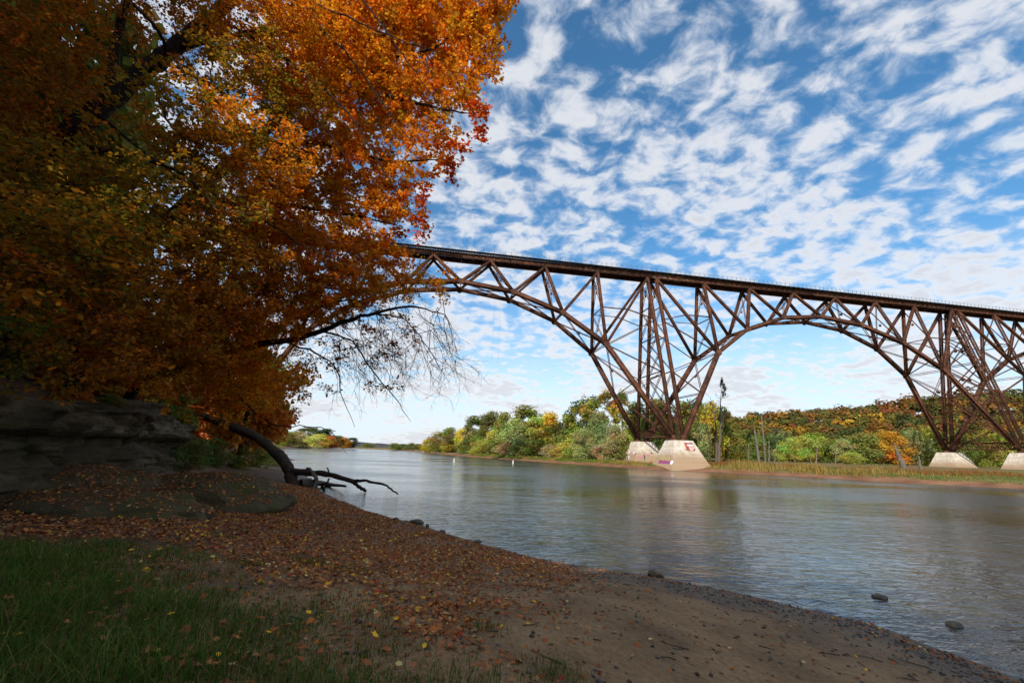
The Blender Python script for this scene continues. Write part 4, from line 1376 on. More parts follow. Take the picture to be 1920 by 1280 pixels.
# ------------------------------------------------------------------ stones along the water
M_STONE, nt, out = mat_new('river_stone')
oi = nt.nodes.new('ShaderNodeObjectInfo')
n1 = noise_n(nt, pos(nt), 6, 5, 0.6)
principled(nt, out, mixc(nt, 0.6, ramp(nt, n1.outputs['Fac'], [(0.3, (0.05, 0.042, 0.036)), (0.7, (0.17, 0.135, 0.10))]), oi.outputs['Color'], 'MULTIPLY'), 0.6, 0.4, bump(nt, n1.outputs['Fac'], 0.5, 0.03))
stones = [(1230, 1078, 0.0, (0.20, 0.14, 0.11), (1.9, 1.5, 1.1), 'tan rounded stone standing at the water edge below the bridge'),
          (1650, 1121, -0.02, (0.17, 0.12, 0.07), (0.5, 0.5, 0.5), 'dark stone in the water, left of the two near the right edge'),
          (1790, 1175, -0.02, (0.15, 0.11, 0.08), (0.5, 0.5, 0.5), 'dark stone in the water closest to the bottom right corner'),
          (781, 981, 0.02, (0.32, 0.2, 0.13), (0.5, 0.5, 0.5), 'wide dark flat stone on the curve of the shoreline'),
          (760, 981, 0.06, (0.2, 0.16, 0.1), (1.6, 1.3, 1.1), 'pale pinkish stone beside the dark flat stone on the shoreline'),
          (742, 975, 0.04, (0.13, 0.1, 0.09), (0.6, 0.6, 0.6), 'small dark stone left of the pale pinkish shoreline stone'),
          (801, 988, 0.02, (0.08, 0.08, 0.1), (0.5, 0.5, 0.5), 'small upright dark stone just right of the dark flat stone'),
          (829, 998, 0.02, (0.14, 0.1, 0.07), (0.5, 0.5, 0.5), 'small dark stone midway along the near shoreline'),
          (894, 1017, 0.02, (0.17, 0.12, 0.07), (0.55, 0.5, 0.45), 'low dark stone at the shoreline where the wet sand begins'),
          (664, 951, 0.02, (0.12, 0.1, 0.06), (0.5, 0.5, 0.5), 'lone small dark stone on the leafy shoreline near the driftwood')]
for k, (px_, py_, z, r, c, lb) in enumerate(stones):
    q = at_height(px_, py_, z)
    o = boulder('stone', (q[0], q[1], z + r[2] * 0.35), r, M_STONE, k + 20, lb, 'stone', 'stones at the water edge', 3, 0.22)
    o.color = (*c, 1)

# gravel along the waterline
rng = np.random.default_rng(21)
ico = bmesh.new(); bmesh.ops.create_icosphere(ico, subdivisions=1, radius=1.0)
iv = np.array([v.co[:] for v in ico.verts]); ifc = np.array([[v.index for v in f.verts] for f in ico.faces]); ico.free()
npb = 9500
sh = np.array(NEAR_SHORE[3:14], float)
scum = np.concatenate([[0], np.cumsum(np.linalg.norm(np.diff(sh, axis=0), axis=1))])
ss = rng.uniform(0, scum[-1], npb) ** 1.0
ss = scum[-1] * rng.random(npb) ** 1.9
bx = np.interp(ss, scum, sh[:, 0]); by = np.interp(ss, scum, sh[:, 1])
gx = bx + rng.normal(-0.6, 0.62, npb); gy = by + rng.normal(-0.6, 0.62, npb)
ex = rng.random(npb) < 0.2
gx[ex] = rng.uniform(-4, 7.5, ex.sum()); gy[ex] = rng.uniform(3, 13, ex.sum())
gz = ground_z(np.stack([gx, gy], 1), False)
rs = 0.006 + 0.028 * rng.random(npb) ** 3.0
sc_ = rs[:, None] * rng.uniform(0.6, 1.35, (npb, 3)) * [1, 1, 0.7]
V = np.stack([gx, gy, gz + rs * 0.2], 1)[:, None] + iv[None] * sc_[:, None] * rng.uniform(0.85, 1.15, (npb, 12, 1))
F = (ifc[None] + (np.arange(npb) * 12)[:, None, None]).reshape(-1, 3)
g_ = rng.uniform(0.5, 1.6, (npb, 1)) * np.array([[0.085, 0.066, 0.05]]) + rng.normal(0, 0.008, (npb, 3))
mb = MB(); mb.add(V.reshape(-1, 3), F, np.repeat(g_.clip(0.02, 0.4), 20, 0))
M_PEB, nt, out = mat_new('wet_gravel')
principled(nt, out, nd(nt, 'ShaderNodeAttribute', attribute_name='col').outputs['Color'], 0.5, 0.4)
tag(mb.build('gravel', M_PEB), 'dark gravel strewn along the water edge', 'gravel', kind='stuff')

def ordinal(n):
    ones = ['', 'first', 'second', 'third', 'fourth', 'fifth', 'sixth', 'seventh', 'eighth', 'ninth', 'tenth', 'eleventh', 'twelfth', 'thirteenth', 'fourteenth',
            'fifteenth', 'sixteenth', 'seventeenth', 'eighteenth', 'nineteenth']
    tens = ['', '', 'twent', 'thirt', 'fort', 'fift', 'sixt', 'sevent', 'eight', 'ninet']
    if n < 20:
        return ones[n]
    if n >= 100:
        return 'hundred-and-' + ordinal(n - 100) if n > 100 else 'hundredth'
    return tens[n // 10] + ('ieth' if n % 10 == 0 else 'y-' + ones[n % 10])


# ------------------------------------------------------------------ fallen leaves
rng = np.random.default_rng(22)
GRASS_PX = [(-200, 1005), (100, 1012), (240, 1010), (330, 1022), (430, 1050), (480, 1090), (600, 1110), (660, 1085), (720, 1140), (760, 1190), (860, 1225), (960, 1262), (1000, 1300), (1000, 1500), (-600, 1500)]
GRASS_W = [tuple(gpt(min(max(a, -300), 1500), min(b, 1290))[:2]) for a, b in GRASS_PX[:13]]
GRASS_W = [(-13, 9.2)] + GRASS_W[1:] + [(0.5, 2.5), (-1, 1.0), (-9, 1.0), (-12.5, 5)]


def litter_density(P):
    sd = seg_dist(P, NEAR_SHORE) * np.where(in_poly(P, NEAR_POLY), 1, -1)
    cd = seg_dist(P, CLIFF) * np.where(in_poly(P, CLIFF_POLY), 1, -1)
    along = P[:, 1] + 0.9 * P[:, 0]                      # grows away from the camera along the bank, small near bottom right
    n = fbm(P[:, 0] * 0.8, P[:, 1] * 0.8, 101) + 0.6 * fbm(P[:, 0] * 2.6, P[:, 1] * 2.6, 103)
    left = sstep(-P[:, 0] + 0.28 * P[:, 1] + 1.0 * n, 0.25, 3.7)
    d = 0.028 + 0.97 * left * (0.45 + 0.75 * sstep(n, -0.5, 0.25))
    d = d * sstep(sd, 0.02, 0.6)
    edge = np.exp(-((sd - 0.35) / 0.3) ** 2) * 0.35      # drift line
    d = np.maximum(d, edge * (0.4 + sstep(n, -0.2, 0.4)))
    d = d * np.where(in_poly(P, GRASS_W), 0.28, 1.0)
    return d * (cd < 0.4)


NC = 330000
P = np.column_stack([rng.uniform(-16, 9, NC), 1.5 + 40 * rng.random(NC) ** 1.6])
keep = rng.random(NC) < litter_density(P)
P = P[keep]
z = ground_z(P)
nv = np.array([0, 0, 1.0]) + rng.normal(0, 0.32, (len(P), 3))
# lift leaves that fall on the mossy rocks
for (c, r, lb), o in zip(MOUNDS, mound_objs):
    q = ((P[:, 0] - c[0]) / r[0]) ** 2 + ((P[:, 1] - c[1]) / r[1]) ** 2
    idx = np.flatnonzero(q < 0.97)
    dg = bpy.context.evaluated_depsgraph_get()
    for k in idx:
        hit, loc, nn, _ = o.ray_cast(Vector((P[k, 0] - o.location.x, P[k, 1] - o.location.y, 5)), Vector((0, 0, -1)))
        if hit:
            hz = loc.z + o.location.z
            if hz > z[k]:
                z[k] = hz if rng.random() < 0.5 else -5
                nv[k] = np.array(nn) + rng.normal(0, 0.2, 3)
ok = z > 0.01
P, z, nv = P[ok], z[ok], nv[ok]
dist = np.linalg.norm(P, axis=1)
sz = np.where(rng.random(len(P)) < 0.22, 0.082, 0.054) * rng.uniform(0.6, 1.3, len(P)) * (1 + 0.018 * np.clip(dist - 8, 0, 30))
cen = np.column_stack([P, z + 0.006 + 0.035 * rng.random(len(P)) * np.minimum(1, litter_density(P) * 1.5)])
LC = 1.5 * np.array([(0.20, 0.075, 0.03), (0.26, 0.10, 0.04), (0.15, 0.06, 0.028), (0.30, 0.125, 0.05), (0.23, 0.075, 0.03), (0.12, 0.055, 0.03), (0.34, 0.12, 0.03), (0.26, 0.16, 0.08), (0.52, 0.30, 0.03), (0.45, 0.36, 0.14), (0.33, 0.035, 0.02)])
LN = ['brown', 'russet', 'dark brown', 'light brown', 'russet', 'dark brown', 'orange', 'tan', 'yellow', 'pale yellow', 'red']
ci = rng.choice(len(LC), len(P), p=[.17, .16, .14, .13, .12, .08, .07, .06, .035, .02, .015])
col = LC[ci] * rng.uniform(0.75, 1.25, (len(P), 1))
tn = rng.normal(0, 1, (len(P), 3))
is_maple = rng.random(len(P)) < 0.6
CURL_M = MAPLE.copy(); CURL_M[:, 2] += 0.30 * (CURL_M[:, 0] ** 2 + CURL_M[:, 1] ** 2) * 1.2
CURL_O = OVATE.copy(); CURL_O[:, 2] += 0.55 * np.abs(OVATE[:, 0])
pxl, pyl = to_px(cen)
vis = (pxl > 0) & (pxl < 1920) & (pyl > 0) & (pyl < 1275) & (cen[:, 1] > 0)
score = np.where(vis, sz / np.linalg.norm(cen - [0, 0, EYE], axis=1), 0)
# keep a good share of bright ones among the singled-out leaves
pick = np.argsort(-score * np.where(ci >= 8, 1.25, 1.0))[:300]
single = np.zeros(len(P), bool); single[pick] = True
lit = MB()
for shp, msk in ((CURL_M, is_maple), (CURL_O, ~is_maple)):
    s = msk & ~single
    leaf_cloud(lit, shp, cen[s], nv[s], tn[s], sz[s], col[s])
tag(lit.build('leaf_litter', M_LITTER), 'carpet of small fallen brown and russet leaves covering the near bank', 'leaf litter', kind='stuff')
lv = {}
ing = in_poly(P, GRASS_W)
kind_n = {}
for q in pick[np.argsort(pxl[pick])]:
    k_ = (int(ci[q]), bool(is_maple[q]))
    if k_ not in lv:
        mb = MB(); leaf_cloud(mb, CURL_M if k_[1] else CURL_O, np.zeros((1, 3)), np.array([[0, 0, 1.0]]), np.array([[0, 1.0, 0]]), np.ones(1), LC[k_[0]:k_[0] + 1])
        lv[k_] = mb.mesh('fallen_leaf', M_LITTER)
    where = 'in grass' if ing[q] else ('on open sand' if pxl[q] > 900 else 'on leafy bank')
    big = 'large' if sz[q] > 0.09 else ('small' if sz[q] < 0.065 else 'middling')
    kd = (LN[k_[0]], k_[1], where); kind_n[kd] = kind_n.get(kd, 0) + 1
    o = link('fallen_leaf', lv[k_])
    tag(o, '%s %s %s leaf %s, %s from left of its kind there' % (big, kd[0], 'lobed' if kd[1] else 'oval', where, ordinal(kind_n[kd])), 'leaf', 'fallen leaves nearest the camera')
    n_ = unit(nv[q]); t_ = unit(tn[q] - n_ * (tn[q] @ n_)); b_ = np.cross(n_, t_)
    mm = Matrix.Identity(4)
    for r_ in range(3):
        mm[r_][0] = b_[r_] * sz[q]; mm[r_][1] = t_[r_] * sz[q]; mm[r_][2] = n_[r_] * sz[q]; mm[r_][3] = cen[q][r_]
    if ing[q]: mm[2][3] += 0.09
    o.matrix_world = mm

# small sticks among the leaves
rng = np.random.default_rng(24)
n_st = 420
P = np.column_stack([rng.uniform(-12, 7, n_st), 2.5 + 24 * rng.random(n_st) ** 1.5])
sdd = seg_dist(P, NEAR_SHORE) * np.where(in_poly(P, NEAR_POLY), 1, -1)
P = P[(sdd > 0.15) & (seg_dist(P, CLIFF) > 2.5)]
az = rng.uniform(0, 6.28, len(P)); L = rng.uniform(0.06, 0.42, len(P))
e = np.column_stack([np.cos(az), np.sin(az)]) * L[:, None]
mid = P + e * 0.5 + rng.normal(0, 0.02, P.shape)
path = np.stack([np.column_stack([q, ground_z(q, False) + 0.012]) for q in (P, mid, P + e)], 1)
mb = MB(); tubes(mb, path, np.array([0.007, 0.006, 0.003]), 4)
tag(mb.build('stick_litter', M_BARK_L), 'small dead sticks scattered over the near bank', 'sticks', kind='stuff')

# ------------------------------------------------------------------ foreground grass
def blades(mb, base, h, w, lean, rng, colA, colB, nseg=3):
    n = len(base)
    az = rng.uniform(0, 2 * math.pi, n)
    dirv = np.column_stack([np.cos(az), np.sin(az), np.zeros(n)])
    sidev = np.column_stack([-np.sin(az), np.cos(az), np.zeros(n)])
    V = []
    ts = np.linspace(0, 1, nseg + 1)
    for t in ts[:-1]:
        c = base + np.column_stack([dirv[:, :2] * (lean * h * t ** 2)[:, None], h * (t - 0.25 * lean * t * t)])
        ww = (w * (1 - 0.75 * t))[:, None]
        V += [c - sidev * ww, c + sidev * ww]
    V.append(base + np.column_stack([dirv[:, :2] * (lean * h)[:, None], h * (1 - 0.45 * lean)]))
    k = len(V)
    V = np.stack(V, 1).reshape(-1, 3)
    o = (np.arange(n) * k)[:, None]
    col = colA + (colB - colA) * rng.random((n, 1)); col = col * rng.uniform(0.75, 1.25, (n, 1))
    for s in range(nseg - 1):
        mb.add(np.zeros((0, 3)), o + np.array([2 * s, 2 * s + 1, 2 * s + 3, 2 * s + 2]), col)
    s = nseg - 1
    mb.add(V, np.column_stack([o[:, 0] + 2 * s, o[:, 0] + 2 * s + 1, o[:, 0] + k - 1]), col)


rng = np.random.default_rng(23)
NG = 170000
P = np.column_stack([rng.uniform(-13, 2, NG), rng.uniform(1.2, 10, NG)])
gn = fbm(P[:, 0] * 0.9, P[:, 1] * 0.9, 111)
inside = in_poly(P, GRASS_W)
edge_d = seg_dist(P, GRASS_W + [GRASS_W[0]]) * np.where(inside, 1, -1)
dens = sstep(edge_d + 1.0 * gn, -0.35, 1.6) * np.where(inside, 1, 0.35)
k = rng.random(NG) < dens * 0.75
P = P[k]; gn = gn[k]; ed = edge_d[k]
zg = ground_z(P, False)
mb = MB()
clump = fbm(P[:, 0] * 2.6, P[:, 1] * 2.6, 117)
h = (0.11 + 0.16 * sstep(ed + gn, 0.2, 2.6)) * rng.uniform(0.5, 1.5, len(P)) * (1 + 0.9 * clump).clip(0.35, 1.9)
blades(mb, np.column_stack([P, zg]), h, 0.0042 * rng.uniform(0.7, 1.3, len(P)), rng.uniform(0.25, 1.2, len(P)), rng, np.array([0.04, 0.10, 0.018]), np.array([0.10, 0.145, 0.026]))
# sparse tufts on the sand
T_ = np.array([gpt(a, b)[:2] for a, b in ((560, 1052), (600, 1058), (650, 1070), (900, 1180), (1030, 1265), (1060, 1270), (420, 1010), (470, 1060))])
tp = np.repeat(T_, 140, 0) + rng.normal(0, 0.16, (len(T_) * 140, 2))
blades(mb, np.column_stack([tp, ground_z(tp, False)]), 0.12 * rng.uniform(0.5, 1.4, len(tp)), np.full(len(tp), 0.003), rng.uniform(0.2, 1.0, len(tp)), rng, np.array([0.05, 0.1, 0.02]), np.array([0.12, 0.15, 0.03]))
DB_ = rng.random(len(P)) < 0.10
blades(mb, np.column_stack([P, zg])[DB_] + [0.01, 0.01, 0], h[DB_] * 1.1, np.full(DB_.sum(), 0.0035), rng.uniform(0.5, 1.5, DB_.sum()), rng, np.array([0.22, 0.15, 0.06]), np.array([0.30, 0.22, 0.09]))
tag(mb.build('grass', M_GRASS), 'dark green grass in the shaded left foreground', 'grass', kind='stuff')

# ------------------------------------------------------------------ tree prototypes (unit height 1, base at 0)
def crown_proto(name, blobs, n, card, seed, hollow=0.55):
    """blobs: (x, y, z, r, flat) in units of tree height; n cards of the given size spread through them"""
    rng = np.random.default_rng(seed)
    w = np.array([b[3] ** 2 for b in blobs]); w /= w.sum()
    bi = rng.choice(len(blobs), n, p=w)
    B = np.array(blobs)[bi]
    d = unit(rng.standard_normal((n, 3)))
    # lumpy surface: radius varies with direction inside each blob
    lump = 1 + 0.28 * np.sin(d[:, 0] * 5 + bi * 1.7) * np.sin(d[:, 1] * 6 + bi) + 0.22 * np.sin(d[:, 2] * 7 + bi * 2.3)
    rr = (hollow + (1 - hollow) * rng.random(n) ** 0.5) * lump * (1 + 0.10 * rng.standard_normal(n))
    c = B[:, :3] + d * (B[:, 3] * rr)[:, None] * np.column_stack([np.ones(n), np.ones(n), B[:, 4]])
    c[:, 2] = np.maximum(c[:, 2], 0.015)
    nr = unit(d * 0.8 + rng.normal(0, 0.6, (n, 3)) + [0, 0, 0.25])
    sz = card * rng.uniform(0.6, 1.5, n)
    blob_tint = 1 + 0.16 * rng.standard_normal((len(blobs), 3)) * [1, 0.8, 0.6]
    col = blob_tint[bi] * (1 + 0.2 * rng.standard_normal((n, 1)))
    mb = MB(); leaf_cloud(mb, DIAMOND, c, nr, rng.standard_normal((n, 3)), sz, col.clip(0.4, 1.7))
    return mb.mesh(name, M_FAR)


def trunk_proto(name, forks, mat, seed, r=0.014, top=0.62):
    rng = np.random.default_rng(seed)
    mb = MB()
    z = np.linspace(-0.02, top, 9); P = np.column_stack([np.cumsum(rng.normal(0, 0.006, 9)), np.cumsum(rng.normal(0, 0.006, 9)), z])
    mb.tube(P, np.linspace(r, r * 0.45, 9), 6)
    for f in range(forks):
        k = int(rng.integers(2, 7)); a = rng.uniform(0, 6.28); L = rng.uniform(0.16, 0.34)
        t = np.linspace(0, 1, 5)[:, None]
        Q = P[k] + np.array([math.cos(a) * 0.75, math.sin(a) * 0.75, 0.75]) * L * t + rng.normal(0, 0.008, (5, 3))
        mb.tube(Q, np.linspace(r * 0.5, r * 0.12, 5), 5)
    return mb.mesh(name, mat, True)


def random_blobs(seed, n, zlo, zhi, spread, r0, r1, flat=0.85, taper=1.0):
    rng = np.random.default_rng(seed)
    out = []
    for i in range(n):
        f = (i + rng.random()) / n
        z = zlo + (zhi - zlo) * f
        env = spread * math.sin(math.pi * (0.18 + 0.72 * f)) ** taper
        a = rng.uniform(0, 6.28); q = env * math.sqrt(rng.random())
        out.append((q * math.cos(a), q * math.sin(a), z, rng.uniform(r0, r1), flat))
    return out


CROWNS = {}
for k in range(4):
    CROWNS[('tall', k)] = crown_proto('crown', random_blobs(300 + k, 30, 0.12, 0.93, 0.21, 0.06, 0.125, 0.9), 6800, 0.026, 310 + k)
    CROWNS[('round', k)] = crown_proto('crown', random_blobs(320 + k, 28, 0.08, 0.86, 0.30, 0.09, 0.17, 0.85), 7000, 0.028, 330 + k)
for k in range(3):
    CROWNS[('willow', k)] = crown_proto('crown', random_blobs(340 + k, 26, 0.06, 0.86, 0.36, 0.09, 0.17, 1.0, 0.7), 5600, 0.030, 350 + k)
    CROWNS[('open', k)] = crown_proto('crown', random_blobs(360 + k, 13, 0.50, 0.95, 0.26, 0.045, 0.10, 0.8), 2600, 0.024, 370 + k)
    CROWNS[('bluff', k)] = crown_proto('crown', random_blobs(380 + k, 26, 0.22, 0.90, 0.36, 0.08, 0.15, 0.8), 9000, 0.030, 390 + k, 0.4)
TRUNKS = {('live', k): trunk_proto('trunk', 7, M_BARK_L, 400 + k) for k in range(3)}
TRUNKS.update({('bluff', k): trunk_proto('trunk', 8, M_BARK, 420 + k, 0.018, 0.75) for k in range(3)})
COL = {'olive': (0.115, 0.125, 0.028), 'green': (0.10, 0.125, 0.032), 'dark': (0.075, 0.088, 0.024), 'silver': (0.165, 0.18, 0.07), 'yellow': (0.30, 0.25, 0.035),
       'lime': (0.21, 0.22, 0.045), 'gold': (0.27, 0.185, 0.022), 'orange': (0.26, 0.125, 0.02), 'rust': (0.26, 0.10, 0.025), 'bluegreen': (0.10, 0.13, 0.05),
       'pine': (0.025, 0.045, 0.02), 'tan': (0.23, 0.18, 0.09), 'pale': (0.45, 0.40, 0.10)}
COL = {k: tuple(min(0.7, q * 2.05) for q in c) for k, c in COL.items()}
CNAME = {'olive': 'olive-green', 'green': 'green', 'dark': 'dark green', 'silver': 'silvery green', 'yellow': 'yellow', 'lime': 'yellow-green', 'gold': 'golden', 'orange': 'orange',
         'rust': 'rust-brown', 'bluegreen': 'blue-green', 'pine': 'very dark evergreen', 'tan': 'tan', 'pale': 'pale yellow'}
trng = random.Random(99)


def plant(name, base, height, width, kind, colour, label, group, cat='tree', trunk='live'):
    o = empty(name, tuple(base), label, cat, group)
    o.rotation_euler = (0, 0, trng.uniform(0, 6.28))
    n = 4 if kind in ('tall', 'round') else 3
    cr = link('crown', CROWNS[(kind, trng.randrange(n))], o)
    ref = {'tall': 0.52, 'round': 0.80, 'willow': 0.92, 'open': 0.62, 'bluff': 0.9}[kind]
    w = width / ref
    cr.scale = (w, w, height)
    c = COL[colour]; j = trng.uniform(0.88, 1.14)
    cr.color = (c[0] * j * trng.uniform(0.93, 1.07), c[1] * j, c[2] * j, 1)
    tk = link('trunk', TRUNKS[(trunk, trng.randrange(3))], o)
    tk.scale = (height * 0.8, height * 0.8, height)
    return o


KN = {'tall': 'tall', 'round': 'rounded', 'willow': 'broad bushy', 'open': 'open-crowned'}


def tree_row(rows, where, group, zf=far_z):
    for i, (px_, ytop, Y, wpx, kind, colour) in enumerate(rows):
        q = at_depth(px_, ytop, Y)
        gz = float(zf(q[None, :2])[0])
        h = q[2] - gz
        w = wpx * Y / FPX * 1.3
        plant('%s_tree' % {'tall': 'cottonwood', 'round': 'maple', 'willow': 'willow', 'open': 'cottonwood'}[kind], (q[0], q[1], gz - 0.1), h, w, kind, colour,
              '%s %s tree, %s from left in %s' % (KN[kind], CNAME[colour], ordinal(i + 1), where), group)


ROW_L = [(806, 819, 345, 30, 'round', 'gold'), (826, 806, 318, 42, 'round', 'olive'), (850, 797, 288, 42, 'round', 'olive'), (874, 797, 262, 36, 'round', 'yellow'),
         (893, 780, 240, 40, 'tall', 'dark'), (905, 800, 222, 40, 'round', 'olive'), (921, 770, 222, 42, 'tall', 'dark'), (928, 802, 200, 38, 'willow', 'lime'), (945, 773, 205, 36, 'tall', 'olive'),
         (966, 780, 172, 52, 'round', 'silver'), (990, 761, 195, 56, 'tall', 'olive'), (1010, 782, 172, 50, 'tall', 'lime'), (1030, 772, 165, 44, 'tall', 'yellow'), (1047, 784, 150, 42, 'willow', 'olive'),
         (1066, 776, 150, 44, 'tall', 'lime'), (1083, 752, 150, 44, 'tall', 'olive'), (1106, 738, 146, 48, 'tall', 'lime'), (1090, 800, 132, 46, 'willow', 'silver'), (1126, 768, 132, 52, 'round', 'bluegreen'),
         (1138, 733, 150, 52, 'open', 'yellow'), (1152, 788, 122, 52, 'willow', 'silver'), (1163, 733, 150, 44, 'open', 'lime'), (1174, 796, 124, 44, 'round', 'lime')]
tree_row(ROW_L, 'treeline left of the first tower', 'trees on the far bank')
# undergrowth filling the foot of the treeline
ub = [(818 + 27 * i, 852 + 22 * (i / 13.0) ** 0.8 - (i % 3) * 4, c) for i, c in enumerate(['olive', 'yellow', 'green', 'lime', 'olive', 'tan', 'green', 'olive', 'tan', 'lime', 'olive', 'green', 'tan', 'olive'])]
for i, (px_, py_, c_) in enumerate(ub):
    Ysh = float(np.interp(px_, [800, 830, 880, 960, 1050, 1120, 1170, 1200], [356, 290, 200, 156, 130, 118, 108, 104])) * 1.09 + 3
    q = at_depth(px_, py_, Ysh); gz = float(far_z(q[None, :2])[0])
    hgt = (4.0 + 2.2 * trng.random()) * (0.8 + Ysh / 400)
    plant('waterside_bush', (q[0], q[1], gz - 0.2), hgt, hgt * 1.9, 'willow', c_, '%s low bush, %s from left along the foot of the far treeline' % (CNAME[c_], ordinal(i + 1)), 'bushes along the far bank', 'bush')
ROW_M = [(1192, 748, 158, 50, 'tall', 'olive'), (1214, 775, 150, 50, 'round', 'green'), (1236, 745, 162, 54, 'tall', 'olive'), (1256, 780, 148, 48, 'round', 'dark'), (1276, 750, 158, 50, 'tall', 'lime'),
         (1298, 775, 142, 50, 'round', 'green'), (1304, 745, 155, 40, 'tall', 'olive'), (1318, 790, 130, 46, 'willow', 'silver'), (1330, 752, 132, 38, 'tall', 'yellow'), (1350, 762, 136, 30, 'tall', 'olive')]
tree_row(ROW_M, 'the trees seen through the first tower', 'trees on the far bank')
ROW_R = [(1374, 806, 138, 46, 'willow', 'olive'), (1404, 800, 150, 52, 'round', 'green'), (1432, 808, 162, 44, 'round', 'dark'), (1458, 797, 172, 56, 'round', 'silver'), (1476, 818, 150, 44, 'willow', 'lime'),
         (1504, 812, 160, 50, 'willow', 'lime'), (1532, 806, 165, 50, 'round', 'lime'), (1556, 818, 156, 42, 'round', 'olive'), (1580, 819, 150, 40, 'willow', 'silver'), (1611, 807, 150, 60, 'round', 'green'),
         (1594, 846, 128, 36, 'willow', 'lime'), (1656, 804, 150, 62, 'round', 'orange'), (1702, 800, 160, 54, 'willow', 'silver'), (1732, 792, 165, 54, 'round', 'lime'), (1758, 808, 160, 48, 'willow', 'olive'),
         (1790, 802, 178, 54, 'round', 'green'), (1822, 812, 182, 50, 'willow', 'olive'), (1852, 800, 184, 56, 'round', 'lime'), (1884, 806, 186, 54, 'willow', 'olive'), (1914, 798, 180, 60, 'round', 'silver')]
tree_row(ROW_R, 'the row right of the first tower', 'trees on the far bank')
ROW_U = [(742, 829, 520, 22, 'round', 'olive'), (757, 831, 540, 20, 'willow', 'dark'), (772, 829, 500, 22, 'willow', 'olive'), (788, 830, 470, 20, 'round', 'olive')]
tree_row(ROW_U, 'the low upstream clump beside the point', 'trees far upstream')
ROW_W = [(564, 806, 430, 40, 'round', 'tan'), (592, 811, 420, 34, 'round', 'pale'), (578, 800, 470, 40, 'tall', 'dark'), (606, 812, 440, 28, 'willow', 'yellow'), (622, 815, 460, 26, 'round', 'rust'), (612, 803, 520, 34, 'tall', 'pine'),
         (634, 815, 500, 26, 'tall', 'dark'), (648, 818, 500, 24, 'round', 'orange'), (660, 820, 520, 22, 'tall', 'pine'), (540, 806, 400, 40, 'round', 'olive'), (690, 831, 900, 26, 'round', 'olive')]
tree_row(ROW_W, 'the trees of the upstream left bank', 'trees on the upstream left bank', lambda P: np.full(len(P), 0.8))

# bluff trees beyond the cliff, then mostly unseen trees added to shade the bank
rngb = random.Random(5)
BLUFF_AND_SHADE = [(-25, 31, 13, 'rust'), (-24, 38, 14, 'orange'), (-30, 49, 14, 'olive'), (-41, 66, 15, 'gold'), (-56, 92, 15, 'olive'), (-80, 135, 15, 'rust'), (-115, 200, 15, 'olive'), (-150, 265, 15, 'gold'), (-185, 340, 16, 'olive'),
         (-24, 19, 17, 'olive'), (-27, 9, 18, 'rust'), (-24, 0, 18, 'orange'), (-22, -9, 12, 'rust'), (-27, -14, 19, 'olive'), (-19, -18, 17, 'orange'), (-23, -27, 19, 'rust'), (-15.5, -13, 11, 'olive'),
         (-16, -28, 17, 'olive'), (-31, 24, 18, 'dark'), (-34, -3, 19, 'olive'), (-20, -38, 18, 'orange'), (-30, -32, 19, 'rust'), (-14.5, -22, 19, 'rust'), (-13.5, -36, 20, 'olive'), (-7, -15, 18, 'orange'), (-2, -23, 20, 'rust'), (3, -31, 22, 'olive'), (-10, -26, 21, 'orange'), (6, -42, 22, 'rust'), (-4, -36, 22, 'olive'), (-18, 2.5, 20, 'rust'), (-21.5, 7, 22, 'olive'), (-25, 14, 21, 'dark')]
bl_n = {}
for i, (x_, y_, h_, c_) in enumerate(BLUFF_AND_SHADE):
    gz = float(ground_z(np.array([(x_, y_)]))[0])
    if i < 9:
        lb = '%s bluff tree on the near left bank, %s beyond the rock cliff' % (CNAME[c_], ordinal(i + 1))
    else:
        bl_n[c_] = bl_n.get(c_, 0) + 1
        lb = '%s tree added to shade the near bank, %s of its colour' % (CNAME[c_], ordinal(bl_n[c_]))
    plant('bluff_tree', (x_, y_, gz - 0.3), h_, h_ * 0.72, 'bluff', c_, lb, 'trees on the near bluff', trunk='bluff')

# understory on the cliff top
for i, (x_, y_, h_, c_) in enumerate([(-17.2, 8.5, 4.5, 'rust'), (-15.8, 12.5, 3.6, 'olive'), (-18.5, 13.5, 6, 'dark'), (-17.5, 16.5, 4.5, 'rust'), (-21, 18, 7, 'olive'), (-20.5, 22.5, 5, 'orange'), (-24, 24, 7, 'rust'),
                                     (-24, 29.5, 5, 'olive'), (-27, 33, 7, 'dark'), (-22, 12, 8, 'olive'), (-29, 41, 7, 'rust'), (-34, 47, 7, 'olive'), (-13.9, 9.6, 1.6, 'rust'), (-14.2, 11.3, 1.8, 'olive'), (-15.0, 13.6, 1.5, 'rust'), (-16.3, 15.6, 2.0, 'rust'), (-18.3, 19.0, 2.2, 'olive'), (-20.3, 22.2, 2.4, 'rust')]):
    gz = float(ground_z(np.array([(x_, y_)]))[0])
    plant('understory_bush', (x_, y_, gz - 0.4), h_, h_ * 0.95, 'bluff', c_, '%s bush on the dark bluff above the rock, %s from the near end' % (CNAME[c_], ordinal(i + 1)), 'bushes above the cliff', 'bush', 'bluff')

# shrubs at the foot of the bluff beyond the cliff
for i, (px_, py_, Y, h_, c_) in enumerate([(400, 850, 33, 2.4, 'dark'), (450, 850, 38, 2.2, 'olive'), (485, 846, 46, 2.6, 'green'), (510, 843, 58, 3.0, 'olive'), (360, 845, 26, 2.2, 'dark')]):
    q = at_depth(px_, py_, Y); gz = float(ground_z(q[None, :2])[0])
    plant('shrub', (q[0], q[1], gz - 0.1), h_, h_ * 1.3, 'willow', c_, '%s shrub, %s from the left under the canopy behind the leaning trunk' % (CNAME[c_], ordinal(i + 1)), 'shrubs under the bluff', 'shrub')

